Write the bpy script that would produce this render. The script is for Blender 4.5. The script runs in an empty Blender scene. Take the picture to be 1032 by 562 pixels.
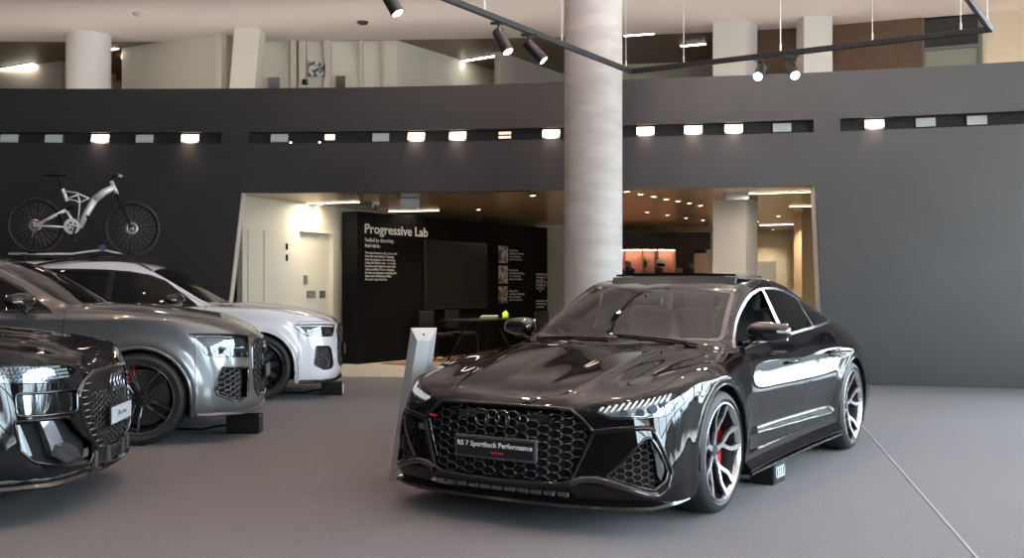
import bpy, bmesh, math, random
import numpy as np
from mathutils import Vector, Matrix
from mathutils.bvhtree import BVHTree
from mathutils.geometry import tessellate_polygon
R=math.radians; PI=math.pi
col=bpy.context.scene.collection
random.seed(7)
FPX,HY,HCAM=1074.0,288.6,1.347      # focal length and horizon row of the 1032 wide frame, eye height in metres
# ------------------------------------------------------------------ materials
MATS={}
def mat(name,color=(.5,.5,.5),rough=.5,metal=0.,coat=0.,spec=.5,emit=None,estr=0.,bump=None,noise=None,coat_rough=.03):
    if name in MATS: return MATS[name]
    m=bpy.data.materials.new(name); m.use_nodes=True; nt=m.node_tree
    b=nt.nodes['Principled BSDF']
    b.inputs['Base Color'].default_value=(*color,1); b.inputs['Roughness'].default_value=rough
    b.inputs['Metallic'].default_value=metal; b.inputs['Coat Weight'].default_value=coat
    b.inputs['Coat Roughness'].default_value=coat_rough
    b.inputs['Specular IOR Level'].default_value=spec
    if name in('black_car_paint','black_suv_paint'): b.inputs['Coat IOR'].default_value=1.42
    if emit: b.inputs['Emission Color'].default_value=(*emit,1); b.inputs['Emission Strength'].default_value=estr
    if noise or bump:
        tc=nt.nodes.new('ShaderNodeTexCoord')
    if noise:      # (scale, detail, colour2, contrast low, contrast high)
        n=nt.nodes.new('ShaderNodeTexNoise'); n.inputs['Scale'].default_value=noise[0]; n.inputs['Detail'].default_value=noise[1]
        nt.links.new(tc.outputs['Object'],n.inputs['Vector'])
        r=nt.nodes.new('ShaderNodeValToRGB'); r.color_ramp.elements[0].position=noise[3]; r.color_ramp.elements[1].position=noise[4]
        r.color_ramp.elements[0].color=(*color,1); r.color_ramp.elements[1].color=(*noise[2],1)
        nt.links.new(n.outputs['Fac'],r.inputs['Fac']); nt.links.new(r.outputs['Color'],b.inputs['Base Color'])
    if bump:       # (scale, strength, distance)
        n2=nt.nodes.new('ShaderNodeTexNoise'); n2.inputs['Scale'].default_value=bump[0]; n2.inputs['Detail'].default_value=3
        nt.links.new(tc.outputs['Object'],n2.inputs['Vector'])
        bp=nt.nodes.new('ShaderNodeBump'); bp.inputs['Strength'].default_value=bump[1]; bp.inputs['Distance'].default_value=bump[2]
        nt.links.new(n2.outputs['Fac'],bp.inputs['Height']); nt.links.new(bp.outputs['Normal'],b.inputs['Normal'])
    MATS[name]=m; return m
def glassmat(name,tint,ior=1.5,rough=0.0):
    if name in MATS: return MATS[name]
    m=bpy.data.materials.new(name); m.use_nodes=True; nt=m.node_tree; nt.nodes.clear()
    o=nt.nodes.new('ShaderNodeOutputMaterial'); mx=nt.nodes.new('ShaderNodeMixShader')
    t=nt.nodes.new('ShaderNodeBsdfTransparent'); t.inputs[0].default_value=(*tint,1)
    g=nt.nodes.new('ShaderNodeBsdfGlossy'); g.inputs['Roughness'].default_value=rough; g.inputs[0].default_value=(1,1,1,1)
    f=nt.nodes.new('ShaderNodeFresnel'); f.inputs[0].default_value=ior
    mu=nt.nodes.new('ShaderNodeMath'); mu.operation='MULTIPLY'; mu.inputs[1].default_value=1.0; mu.use_clamp=True
    geo=nt.nodes.new('ShaderNodeNewGeometry')
    nt.links.new(f.outputs[0],mu.inputs[0]); nt.links.new(mu.outputs[0],mx.inputs[0])
    nt.links.new(t.outputs[0],mx.inputs[1]); nt.links.new(g.outputs[0],mx.inputs[2]); nt.links.new(mx.outputs[0],o.inputs[0])
    MATS[name]=m; return m
# ------------------------------------------------------------------ object helpers
def tag(o,label=None,cat=None,group=None,kind=None):
    if label: o['label']=label
    if cat: o['category']=cat
    if group: o['group']=group
    if kind: o['kind']=kind
    return o
def empty(name,loc=(0,0,0),rz=0.,label=None,cat=None,group=None):
    o=bpy.data.objects.new(name,None); o.location=loc; o.rotation_euler=(0,0,rz); o.empty_display_size=.1
    col.objects.link(o); return tag(o,label,cat,group)
def newobj(name,verts,faces,material,parent=None,smooth=False,loc=None,mats=None,fmat=None):
    me=bpy.data.meshes.new(name); me.from_pydata([tuple(map(float,v)) for v in verts],[],[tuple(f) for f in faces]); me.update()
    if mats:
        for m in mats: me.materials.append(m)
        if fmat is not None: me.polygons.foreach_set('material_index',list(fmat))
    else: me.materials.append(material)
    if smooth: me.polygons.foreach_set('use_smooth',[True]*len(me.polygons))
    o=bpy.data.objects.new(name,me); col.objects.link(o)
    if parent: o.parent=parent
    if loc: o.location=loc
    return o
def bmobj(name,bm,material,parent=None,smooth=False,loc=None,autosmooth=None):
    me=bpy.data.meshes.new(name); bmesh.ops.recalc_face_normals(bm,faces=bm.faces[:]) 
    if smooth:
        for f in bm.faces: f.smooth=True
    if autosmooth is not None:
        for e in bm.edges:
            if len(e.link_faces)==2 and e.calc_face_angle(0)>autosmooth: e.smooth=False
    bm.to_mesh(me); bm.free()
    if isinstance(material,(list,tuple)):
        for m in material: me.materials.append(m)
    else: me.materials.append(material)
    o=bpy.data.objects.new(name,me); col.objects.link(o)
    if parent: o.parent=parent
    if loc: o.location=loc
    return o
def b_box(bm,c,s,rot=None,bev=0.,mi=0,seg=2):
    r=bmesh.ops.create_cube(bm,size=1.); vs=r['verts']
    M=Matrix.Translation(c)@(rot.to_4x4() if rot is not None else Matrix())@Matrix.Diagonal((*s,1))
    bmesh.ops.transform(bm,matrix=M,verts=vs)
    fs=set(f for v in vs for f in v.link_faces)
    if bev>0:
        es=list(set(e for v in vs for e in v.link_edges))
        rr=bmesh.ops.bevel(bm,geom=es,offset=bev,segments=seg,affect='EDGES',profile=.5); fs|=set(rr['faces'])
    for f in fs:
        if f.is_valid: f.material_index=mi
def b_cyl(bm,p,q,r1,r2=None,n=24,mi=0,caps=True):
    p=Vector(p); q=Vector(q); d=q-p
    if r2 is None: r2=r1
    r=bmesh.ops.create_cone(bm,cap_ends=caps,segments=n,radius1=r1,radius2=r2,depth=d.length)
    M=Matrix.Translation((p+q)/2)@d.to_track_quat('Z','Y').to_matrix().to_4x4()
    bmesh.ops.transform(bm,matrix=M,verts=r['verts'])
    for f in set(f for v in r['verts'] for f in v.link_faces): f.material_index=mi
def b_prism(bm,pts,z0,z1,mi=0,M=None):
    """closed 2D outline in xy extruded between z0 and z1"""
    lo=[bm.verts.new((x,y,z0)) for x,y in pts]; hi=[bm.verts.new((x,y,z1)) for x,y in pts]
    n=len(pts); fs=[bm.faces.new(lo[::-1]),bm.faces.new(hi)]
    for i in range(n): fs.append(bm.faces.new((lo[i],lo[(i+1)%n],hi[(i+1)%n],hi[i])))
    for f in fs: f.material_index=mi
    if M is not None: bmesh.ops.transform(bm,matrix=M,verts=lo+hi)
    return lo+hi
def b_tube(bm,pts,r,n=8,closed=False,mi=0,caps=True):
    pts=[Vector(p) for p in pts]; N=len(pts); rings=[]
    rr=r if hasattr(r,'__len__') else [r]*N
    nrm=None
    for i,p in enumerate(pts):
        a=pts[(i-1)%N] if (closed or i>0) else p; b=pts[(i+1)%N] if (closed or i<N-1) else p
        t=(b-a); 
        if t.length<1e-9: t=Vector((0,0,1))
        t.normalize()
        if nrm is None:
            nrm=t.orthogonal().normalized()
        else:
            nrm=(nrm-t*nrm.dot(t)); 
            nrm=nrm.normalized() if nrm.length>1e-6 else t.orthogonal().normalized()
        bn=t.cross(nrm)
        rings.append([bm.verts.new(p+(nrm*math.cos(2*PI*k/n)+bn*math.sin(2*PI*k/n))*rr[i]) for k in range(n)])
    for i in range(N if closed else N-1):
        A=rings[i]; B=rings[(i+1)%N]
        sh=0
        if closed and i==N-1:
            sh=min(range(n),key=lambda s:(A[0].co-B[s].co).length)
        for k in range(n):
            f=bm.faces.new((A[k],A[(k+1)%n],B[(k+1+sh)%n],B[(k+sh)%n])); f.material_index=mi; f.smooth=True
    if caps and not closed:
        for rg in (rings[0][::-1],rings[-1]):
            f=bm.faces.new(rg); f.material_index=mi
def b_lathe(bm,prof,n=48,axis='Y',mi=0,closed=False):
    """prof: list of (radius, along-axis); revolve"""
    rings=[]
    for r,a in prof:
        ring=[]
        for k in range(n):
            c,s=math.cos(2*PI*k/n)*r,math.sin(2*PI*k/n)*r
            ring.append(bm.verts.new((c,a,s) if axis=='Y' else (c,s,a)))
        rings.append(ring)
    m=len(prof)
    for i in range(m if closed else m-1):
        A=rings[i];B=rings[(i+1)%m]
        for k in range(n):
            f=bm.faces.new((A[k],A[(k+1)%n],B[(k+1)%n],B[k])); f.material_index=mi; f.smooth=True
def copy_tree(o,parent=None,kids=None):
    if kids is None:
        kids={}
        for x in bpy.data.objects: 
            if x.parent: kids.setdefault(x.parent,[]).append(x)
    c=o.copy(); col.objects.link(c)
    if parent: c.parent=parent
    for ch in kids.get(o,[]): copy_tree(ch,c,kids)
    return c
def textobj(name,body,size,material,parent,M,align='LEFT',ext=.002,bold=0.,space=1.,xs=1.):
    cu=bpy.data.curves.new(name,'FONT'); cu.body=body; cu.size=size; cu.align_x=align; cu.extrude=ext; cu.offset=bold; cu.space_character=space
    cu.resolution_u=3
    t=bpy.data.objects.new(name,cu); col.objects.link(t)
    dg=bpy.context.evaluated_depsgraph_get(); me=bpy.data.meshes.new_from_object(t.evaluated_get(dg))
    bpy.data.objects.remove(t); bpy.data.curves.remove(cu)
    me.transform(M@Matrix.Diagonal((xs,1,1,1))); me.materials.clear(); me.materials.append(material); me.name=name
    o=bpy.data.objects.new(name,me); col.objects.link(o)
    if parent: o.parent=parent
    return o
def join_meshes(name,objs,parent):
    bm=bmesh.new()
    for o in objs:
        bm.from_mesh(o.data); 
    m=objs[0].data.materials[0]
    for o in objs: bpy.data.objects.remove(o)
    return bmobj(name,bm,m,parent)
# ------------------------------------------------------------------ car body surface
# half of a car (y>=0, x forward from the front axle, z up) as a box-like cage fitted so that the
# subdivided surface passes through the listed stations
def cage_mesh(T,F,S,Rr):
    """T[i][m] top grid, F[m][l] front columns below row 0, S[i][l] side rows, Rr[m][l] rear columns"""
    verts=[];idx={}
    def add(k,p): idx[k]=len(verts); verts.append(list(p)); return idx[k]
    nI=len(T);nM=len(T[0]);nL=len(S[0])
    for i in range(nI):
        for m in range(nM): add(('T',i,m),T[i][m])
    for i in range(nI):
        for l in range(nL): add(('S',i,l+1),S[i][l])
    for m in range(nM-1):
        for l in range(nL): add(('F',m,l+1),F[m][l]); add(('R',m,l+1),Rr[m][l])
    def s(i,l): return idx[('T',i,nM-1)] if l==0 else idx[('S',i,l)]
    def fr(m,l):
        if m==nM-1: return s(0,l)
        return idx[('T',0,m)] if l==0 else idx[('F',m,l)]
    def re(m,l):
        if m==nM-1: return s(nI-1,l)
        return idx[('T',nI-1,m)] if l==0 else idx[('R',m,l)]
    t=lambda i,m: idx[('T',i,m)]
    faces=[]
    for i in range(nI-1):
        for m in range(nM-1): faces.append((t(i,m),t(i,m+1),t(i+1,m+1),t(i+1,m)))
        for l in range(nL): faces.append((s(i,l),s(i,l+1),s(i+1,l+1),s(i+1,l)))
    for m in range(nM-1):
        for l in range(nL):
            faces.append((fr(m,l),fr(m,l+1),fr(m+1,l+1),fr(m+1,l)))
            faces.append((re(m,l),re(m+1,l),re(m+1,l+1),re(m,l+1)))
    return np.array(verts,float),faces
def body_surface(T,F,S,Rr,levels=3,iters=4):
    V,faces=cage_mesh(T,F,S,Rr); n=len(V)
    # mirrored copy gives the centre line its smoothness
    cen=[k for k in range(n) if abs(V[k][1])<1e-6]; mp={}; 
    allv=[tuple(v) for v in V]
    for k in range(n):
        if k in set(cen): mp[k]=k
        else: mp[k]=len(allv); allv.append((V[k][0],-V[k][1],V[k][2]))
    allf=list(faces)+[tuple(mp[a] for a in f[::-1]) for f in faces]
    target=np.array(allv); cur=target.copy()
    me=bpy.data.meshes.new('tmp'); me.from_pydata([tuple(v) for v in cur],[],allf); me.update()
    ob=bpy.data.objects.new('tmp',me); col.objects.link(ob)
    sm=ob.modifiers.new('s','SUBSURF'); sm.subdivision_type='CATMULL_CLARK'; sm.levels=1; sm.use_limit_surface=True; sm.boundary_smooth='PRESERVE_CORNERS'
    def ev():
        dg=bpy.context.evaluated_depsgraph_get(); e=ob.evaluated_get(dg); m=e.to_mesh()
        a=np.empty(len(m.vertices)*3); m.vertices.foreach_get('co',a); a=a.reshape(-1,3)
        return a,m,e
    for it in range(iters):
        a,m,e=ev(); d=target-a[:len(target)]; e.to_mesh_clear()
        cur=cur+d*.9; me.vertices.foreach_set('co',cur.ravel()); me.update()
        ob.update_tag(); bpy.context.view_layer.update()
    sm.levels=levels; sm.render_levels=levels; ob.update_tag(); bpy.context.view_layer.update()
    a,m,e=ev(); fs=[tuple(p.vertices) for p in m.polygons]; e.to_mesh_clear()
    bpy.data.objects.remove(ob); bpy.data.meshes.remove(me)
    # keep the y>=0 half
    keep=a[:,1]>-1e-5; rem=-np.ones(len(a),int); rem[keep]=np.arange(keep.sum())
    fs=[tuple(rem[list(f)]) for f in fs if all(keep[list(f)])]
    a=a[keep]; a[:,1]=np.where(a[:,1]<1e-5,0,a[:,1])
    return a,fs
def vnormals(V,F):
    N=np.zeros_like(V)
    Fa=np.array(F); 
    d1=V[Fa[:,2]]-V[Fa[:,0]]; d2=V[Fa[:,3]]-V[Fa[:,1]]; c=np.cross(d1,d2)
    for k in range(4): np.add.at(N,Fa[:,k],c)
    N[np.abs(V[:,1])<1e-6,1]=0
    return N/np.maximum(np.linalg.norm(N,axis=1),1e-12)[:,None]
def sst(a,b,x): 
    t=np.clip((x-a)/(b-a),0,1); return t*t*(3-2*t)
VIEWS={'side':((1,0,0),(0,0,1),(0,1,0)),'front':((0,1,0),(0,0,1),(1,0,0)),'rear':((0,1,0),(0,0,1),(-1,0,0)),
       'top':((1,0,0),(0,1,0),(0,0,1)),'diag':((-.70711,.70711,0),(0,0,1),(.70711,.70711,0))}   # axes u, v and the outward direction
class Shell:
    """half shell with named regions cut out of it"""
    def __init__(s,V,F):
        N=vnormals(V,F); 
        c=V.mean(0)
        # outward orientation
        Fa=np.array(F); fc=V[Fa].mean(1)
        if ((N*(V-c)).sum(1)).mean()<0: F=[tuple(f[::-1]) for f in F]; N=-N
        s.V,s.F,s.N=V,F,N
        tv=[];tf=[]
        s.bvh=BVHTree.FromPolygons([Vector(v) for v in V],[tuple(map(int,f)) for f in F])
        s.bm=bmesh.new(); bv=[s.bm.verts.new(v) for v in V]
        s.lay=s.bm.faces.layers.int.new('region')
        for f in F: s.bm.faces.new([bv[k] for k in f])
        s.names=['body']
    def normal_at(s,p):
        loc,n,i,d=s.bvh.find_nearest(Vector((p[0],abs(p[1]),p[2])))
        f=s.F[i]; P=s.V[list(f)]; w=1/(np.linalg.norm(P-np.array(loc),axis=1)**2+1e-7)
        v=(s.N[list(f)]*w[:,None]).sum(0)
        if p[1]<-1e-7: v=v*np.array([1,-1,1])
        return Vector(v).normalized()
    def drape(s,p,view,off=0.):
        """p is (u,v): view 'side' -> x,z ; 'front' -> y,z ; 'top' -> x,y ; returns the point on the shell"""
        if view=='side': o=Vector((p[0],2.,p[1])); d=Vector((0,-1,0))
        elif view=='front': o=Vector((3.,p[0],p[1])); d=Vector((-1,0,0))
        elif view=='rear': o=Vector((-8.,p[0],p[1])); d=Vector((1,0,0))
        elif view=='diag': o=Vector((-.70711*p[0]+2.5,.70711*p[0]+2.5,p[1])); d=Vector((-.70711,-.70711,0))
        else: o=Vector((p[0],p[1],4.)); d=Vector((0,0,-1))
        fl=o.y<0
        if fl: o.y=-o.y
        h=s.bvh.ray_cast(o,d)
        q=h[0]
        if q is None:
            # just off the edge: nearest point
            t={'side':Vector((p[0],.9,p[1])),'front':Vector((.7,abs(p[0]),p[1])),'rear':Vector((-4.,abs(p[0]),p[1])),'top':Vector((p[0],abs(p[1]),1.)),'diag':Vector((-.70711*p[0]+.75,.70711*p[0]+.75,p[1]))}[view]
            q=s.bvh.find_nearest(t)[0]
        if fl: q=Vector((q.x,-q.y,q.z))
        if off: q=q+s.normal_at(q)*off
        return q
    def cut(s,name,poly,view,cond=None,inside_of=None):
        """cut the outline exactly into the surface and mark what lies inside it"""
        if name in s.names: rid=s.names.index(name)
        else: s.names.append(name); rid=len(s.names)-1
        bm=s.bm; U,W,D=[Vector(v) for v in VIEWS[view]]
        P=[np.array(p,float) for p in poly]; lo=np.min(P,0)-.02; hi=np.max(P,0)+.02
        def side_ok(f): return f.normal.dot(D)>.02 and (cond is None or cond(f.calc_center_median()))
        def inb(f):
            a=[v.co.dot(U) for v in f.verts]; b=[v.co.dot(W) for v in f.verts]
            return max(a)>=lo[0] and min(a)<=hi[0] and max(b)>=lo[1] and min(b)<=hi[1]
        bm.normal_update()
        cand=set(f for f in bm.faces if inb(f) and side_ok(f))
        n=len(P)
        for k in range(n):
            a,b=P[k],P[(k+1)%n]; l=np.minimum(a,b)-.004; h=np.maximum(a,b)+.004
            sel=[]
            for f in cand:
                x=[v.co.dot(U) for v in f.verts]
                if max(x)<l[0] or min(x)>h[0]: continue
                z=[v.co.dot(W) for v in f.verts]
                if max(z)<l[1] or min(z)>h[1]: continue
                sel.append(f)
            if not sel: continue
            d=b-a; d3=U*float(d[0])+W*float(d[1]); no=d3.cross(D)
            if no.length<1e-9: continue
            no.normalize(); co=U*float(a[0])+W*float(a[1])
            geom=list(set(v for f in sel for v in f.verts))+list(set(e for f in sel for e in f.edges))+sel
            r=bmesh.ops.bisect_plane(bm,geom=geom,plane_co=co,plane_no=no,dist=1e-5)
            for g in r['geom']:
                if isinstance(g,bmesh.types.BMFace): cand.add(g)
            for g in r['geom_cut']:
                if isinstance(g,bmesh.types.BMEdge):
                    for f in g.link_faces: cand.add(f)
            cand=set(f for f in cand if f.is_valid)
        px=[p[0] for p in P]; pz=[p[1] for p in P]
        for f in cand:
            c=f.calc_center_median(); x,z=c.dot(U),c.dot(W); ins=False; j=n-1
            for i in range(n):
                if (pz[i]>z)!=(pz[j]>z) and x<(px[j]-px[i])*(z-pz[i])/(pz[j]-pz[i])+px[i]: ins=not ins
                j=i
            if ins and (inside_of is None or s.names[f[s.lay]] in inside_of): f[s.lay]=rid
    def part(s,name,material,parent,regions=None,mirror=True,side=1,off=0.,objname=None,solid=0.,label=None):
        """object out of a region; mirror=True gives both halves in one mesh, else only side +1 or -1"""
        regions=regions or [name]; ids=[s.names.index(r) for r in regions if r in s.names]
        fs=[f for f in s.bm.faces if f[s.lay] in ids]
        if not fs: print('EMPTY region',regions); return None
        vs={};verts=[];nrm=[];faces=[]
        sides=(1,-1) if mirror else (side,)
        for sg in sides:
            vs={}
            for f in fs:
                idx=[]
                for v in f.verts:
                    if v not in vs:
                        if sg==-1 and mirror and abs(v.co.y)<1e-6 and v in cvs: vs[v]=cvs[v]
                        else:
                            p=Vector((v.co.x,v.co.y*sg,v.co.z)); n=s.normal_at(v.co); n=Vector((n.x,n.y*sg,n.z))
                            vs[v]=len(verts); verts.append(p+n*off); nrm.append(n)
                    idx.append(vs[v])
                faces.append(idx if sg==1 else idx[::-1])
            if sg==1: cvs=dict(vs)
        o=newobj(objname or name,verts,faces,material,parent,smooth=True)
        me=o.data
        if len(me.vertices)==len(nrm):
            me.normals_split_custom_set_from_vertices([tuple(n) for n in nrm])
        if solid:
            md=o.modifiers.new('t','SOLIDIFY'); md.thickness=solid; md.offset=-1
        if label: o['label']=label
        return o
    def boundary(s,regions):
        """ordered boundary polylines of a region on the y>=0 half"""
        ids=[s.names.index(r) for r in regions if r in s.names]
        E={}
        for e in s.bm.edges:
            k=[f[s.lay] in ids for f in e.link_faces]
            if (any(k) and not all(k)) or (len(k)==1 and k[0]):
                if abs(e.verts[0].co.y)<1e-5 and abs(e.verts[1].co.y)<1e-5: continue
                for a,b in ((0,1),(1,0)): E.setdefault(e.verts[a],[]).append(e.verts[b])
        used=set(); out=[]
        starts=[v for v in E if len(E[v])!=2]+list(E)
        for v0 in starts:
            for w in E[v0]:
                if (v0,w) in used: continue
                line=[v0,w]; used.add((v0,w)); used.add((w,v0))
                while len(E[line[-1]])==2 and line[-1]!=line[0]:
                    nx=[x for x in E[line[-1]] if x!=line[-2]]
                    if not nx or (line[-1],nx[0]) in used: break
                    used.add((line[-1],nx[0])); used.add((nx[0],line[-1])); line.append(nx[0])
                out.append([v.co.copy() for v in line])
        return out
    def strip(s,name,lines,w,material,parent,sides=(1,-1),off=.0006,split=False,h=None):
        """flat ribbon or raised bead that follows polylines on the surface"""
        objs=[]
        for sg in sides:
            bm=bmesh.new()
            for L in lines:
                P=[L[0]]
                for p in L[1:]:
                    if (p-P[-1]).length>.004: P.append(p)
                if len(P)<2: continue
                cl=(L[0]-L[-1]).length<1e-5 and len(P)>3
                if cl and (P[0]-P[-1]).length<.004: P.pop()
                rows=[]
                N=len(P)
                for i,p in enumerate(P):
                    a=P[(i-1)%N] if (cl or i>0) else p; b=P[(i+1)%N] if (cl or i<N-1) else p
                    t=(b-a).normalized(); n=s.normal_at(p); q=n.cross(t).normalized()
                    hh=h if h is not None else off
                    lst=[p+q*w/2+n*(-.001 if h else off),p+q*w*.3+n*hh,p-q*w*.3+n*hh,p-q*w/2+n*(-.001 if h else off)]
                    rows.append([bm.verts.new((c.x,c.y*sg,c.z)) for c in lst])
                for i in range(N if cl else N-1):
                    A=rows[i];B=rows[(i+1)%N]
                    for k in range(3):
                        try: f=bm.faces.new((A[k],A[k+1],B[k+1],B[k])); f.smooth=True
                        except ValueError: pass
            objs.append(bm)
            if split: pass
        if split: return [bmobj(name,b,material,parent,smooth=True) for b in objs]
        b=objs[0]
        if len(objs)>1:
            me=bpy.data.meshes.new('t'); objs[1].to_mesh(me); b.from_mesh(me); objs[1].free(); bpy.data.meshes.remove(me)
        return bmobj(name,b,material,parent,smooth=True)
def circ(cx,cz,r,n=40,a0=0,a1=360): 
    return [(cx+r*math.cos(R(a0+(a1-a0)*k/n)),cz+r*math.sin(R(a0+(a1-a0)*k/n))) for k in range(n if a1-a0>=360 else n+1)]
def rnd(poly,r=.02,n=4):
    """round the corners of a 2D outline"""
    out=[];N=len(poly)
    for i in range(N):
        a,b,c=[np.array(poly[(i+k)%N],float) for k in (-1,0,1)]
        u=a-b; v=c-b; lu,lv=np.linalg.norm(u),np.linalg.norm(v); d=min(r,lu*.45,lv*.45)
        p=b+u/lu*d; q=b+v/lv*d
        for k in range(n+1):
            t=k/n; out.append(tuple((1-t)**2*p+2*t*(1-t)*b+t*t*q))
    return out
# ------------------------------------------------------------------ low four-door fastback
def lib_rs7_cage():
    T=[ # centre, ., crease, pillar inner, pillar outer, belt, shoulder
     [(.945,0,.668),(.938,.2,.670),(.905,.41,.682),(.855,.56,.697),(.79,.70,.716),(.715,.80,.733),(.60,.872,.750)],
     [(.82,0,.735),(.815,.2,.736),(.78,.42,.750),(.73,.57,.755),(.66,.71,.768),(.58,.82,.778),(.45,.905,.785)],
     [(.62,0,.790),(.61,.2,.792),(.58,.44,.810),(.53,.60,.806),(.46,.73,.822),(.38,.84,.828),(.28,.925,.812)],
     [(.32,0,.850),(.31,.2,.853),(.29,.46,.872),(.25,.62,.860),(.19,.74,.868),(.13,.85,.872),(.06,.94,.838)],
     [(.02,0,.902),(.02,.2,.906),(.01,.48,.922),(-.02,.64,.905),(-.05,.75,.898),(-.09,.85,.895),(-.14,.935,.850)],
     [(-.22,0,.942),(-.22,.2,.945),(-.24,.50,.955),(-.28,.67,.938),(-.30,.765,.922),(-.33,.84,.905),(-.36,.925,.855)],
     [(-.42,0,.985),(-.43,.22,.983),(-.47,.52,.980),(-.53,.70,.968),(-.56,.775,.952),(-.58,.825,.925),(-.60,.912,.866)],
     [(-.70,0,1.140),(-.71,.22,1.136),(-.75,.47,1.126),(-.80,.665,1.105),(-.84,.708,1.083),(-.84,.812,.945),(-.84,.903,.868)],
     [(-1.06,0,1.322),(-1.07,.22,1.316),(-1.11,.45,1.302),(-1.16,.612,1.282),(-1.20,.662,1.262),(-1.18,.806,.965),(-1.18,.903,.868)],
     [(-1.40,0,1.392),(-1.40,.22,1.389),(-1.41,.43,1.383),(-1.43,.575,1.368),(-1.44,.652,1.326),(-1.42,.802,.978),(-1.42,.903,.868)],
     [(-1.75,0,1.418),(-1.75,.22,1.415),(-1.75,.43,1.408),(-1.75,.57,1.390),(-1.75,.650,1.348),(-1.75,.800,.995),(-1.75,.903,.870)],
     [(-2.10,0,1.405),(-2.10,.22,1.402),(-2.10,.43,1.395),(-2.10,.565,1.372),(-2.10,.652,1.322),(-2.10,.800,1.008),(-2.10,.908,.875)],
     [(-2.45,0,1.368),(-2.45,.22,1.365),(-2.45,.42,1.356),(-2.45,.555,1.322),(-2.45,.658,1.255),(-2.45,.800,1.025),(-2.45,.922,.885)],
     [(-2.80,0,1.312),(-2.80,.22,1.308),(-2.80,.42,1.292),(-2.80,.552,1.248),(-2.80,.668,1.172),(-2.80,.795,1.040),(-2.80,.938,.900)],
     [(-3.15,0,1.238),(-3.15,.22,1.233),(-3.15,.42,1.212),(-3.15,.558,1.165),(-3.15,.675,1.098),(-3.15,.785,1.022),(-3.13,.930,.898)],
     [(-3.50,0,1.148),(-3.50,.22,1.144),(-3.50,.42,1.126),(-3.49,.565,1.092),(-3.47,.68,1.045),(-3.45,.775,.978),(-3.42,.895,.868)],
     [(-3.82,0,1.070),(-3.82,.22,1.067),(-3.80,.42,1.055),(-3.77,.57,1.030),(-3.73,.67,.993),(-3.69,.755,.938),(-3.64,.855,.835)],
     [(-3.99,0,1.055),(-3.985,.22,1.052),(-3.97,.42,1.040),(-3.93,.56,1.010),(-3.89,.65,.965),(-3.84,.73,.905),(-3.76,.81,.815)],
    ]
    fz=[.60,.48,.36,.245,.17]
    F=[ [(.968,0,.60),(.985,0,.48),(.992,0,.36),(.995,0,.245),(.965,0,.17)],
        [(.962,.2,.60),(.978,.2,.48),(.986,.2,.36),(.990,.2,.245),(.960,.2,.17)],
        [(.930,.42,.60),(.945,.42,.48),(.955,.42,.36),(.965,.42,.245),(.935,.42,.17)],
        [(.885,.58,.61),(.900,.60,.48),(.910,.60,.36),(.925,.60,.245),(.895,.59,.17)],
        [(.825,.72,.62),(.838,.745,.48),(.850,.75,.36),(.868,.75,.245),(.835,.74,.17)],
        [(.745,.825,.63),(.755,.86,.48),(.765,.87,.36),(.785,.87,.245),(.755,.855,.17)] ]
    S=[ [(.61,.905,.645),(.615,.935,.48),(.625,.945,.36),(.635,.945,.25),(.615,.93,.17)],
        [(.46,.945,.675),(.47,.962,.48),(.48,.966,.36),(.485,.964,.25),(.47,.95,.17)],
        [(.29,.960,.700),(.29,.968,.52),(.29,.97,.38),(.29,.966,.27),(.29,.95,.18)],
        [(.07,.966,.730),(.07,.972,.56),(.07,.972,.40),(.07,.966,.28),(.07,.95,.18)],
        [(-.14,.962,.740),(-.14,.970,.56),(-.14,.97,.40),(-.14,.964,.28),(-.14,.95,.18)],
        [(-.36,.950,.735),(-.36,.960,.56),(-.36,.958,.40),(-.36,.952,.28),(-.36,.94,.18)],
        [(-.60,.936,.735),(-.60,.945,.58),(-.60,.940,.42),(-.60,.925,.29),(-.60,.90,.18)],
        [(-.84,.932,.745),(-.84,.942,.60),(-.84,.932,.44),(-.84,.918,.30),(-.84,.89,.18)],
        [(-1.18,.930,.750),(-1.18,.940,.61),(-1.18,.928,.45),(-1.18,.918,.30),(-1.18,.89,.18)],
        [(-1.42,.930,.750),(-1.42,.940,.61),(-1.42,.928,.45),(-1.42,.918,.30),(-1.42,.89,.18)],
        [(-1.75,.930,.752),(-1.75,.940,.61),(-1.75,.928,.46),(-1.75,.920,.30),(-1.75,.89,.18)],
        [(-2.10,.934,.758),(-2.10,.943,.62),(-2.10,.932,.47),(-2.10,.924,.31),(-2.10,.90,.18)],
        [(-2.45,.952,.770),(-2.45,.958,.63),(-2.45,.950,.48),(-2.45,.940,.32),(-2.45,.92,.18)],
        [(-2.80,.970,.785),(-2.80,.974,.64),(-2.80,.970,.48),(-2.80,.962,.33),(-2.80,.94,.19)],
        [(-3.12,.964,.785),(-3.12,.970,.64),(-3.12,.968,.48),(-3.12,.960,.33),(-3.12,.94,.20)],
        [(-3.41,.935,.765),(-3.42,.948,.64),(-3.44,.950,.48),(-3.44,.940,.34),(-3.43,.92,.22)],
        [(-3.65,.895,.745),(-3.68,.910,.63),(-3.70,.912,.48),(-3.70,.900,.35),(-3.68,.88,.24)],
        [(-3.80,.845,.740),(-3.84,.860,.63),(-3.87,.860,.48),(-3.87,.850,.36),(-3.84,.83,.25)] ]
    Rr=[]
    for y,dx in ((0,-.16),(.22,-.155),(.42,-.135),(.56,-.105),(.67,-.07),(.76,-.035)):
        Rr.append([(-3.84+dx,y,.86),(-3.88+dx,y,.70),(-3.91+dx,y,.52),(-3.93+dx,y,.38),(-3.86+dx,y,.27)])
    return T,F,S,Rr
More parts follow.
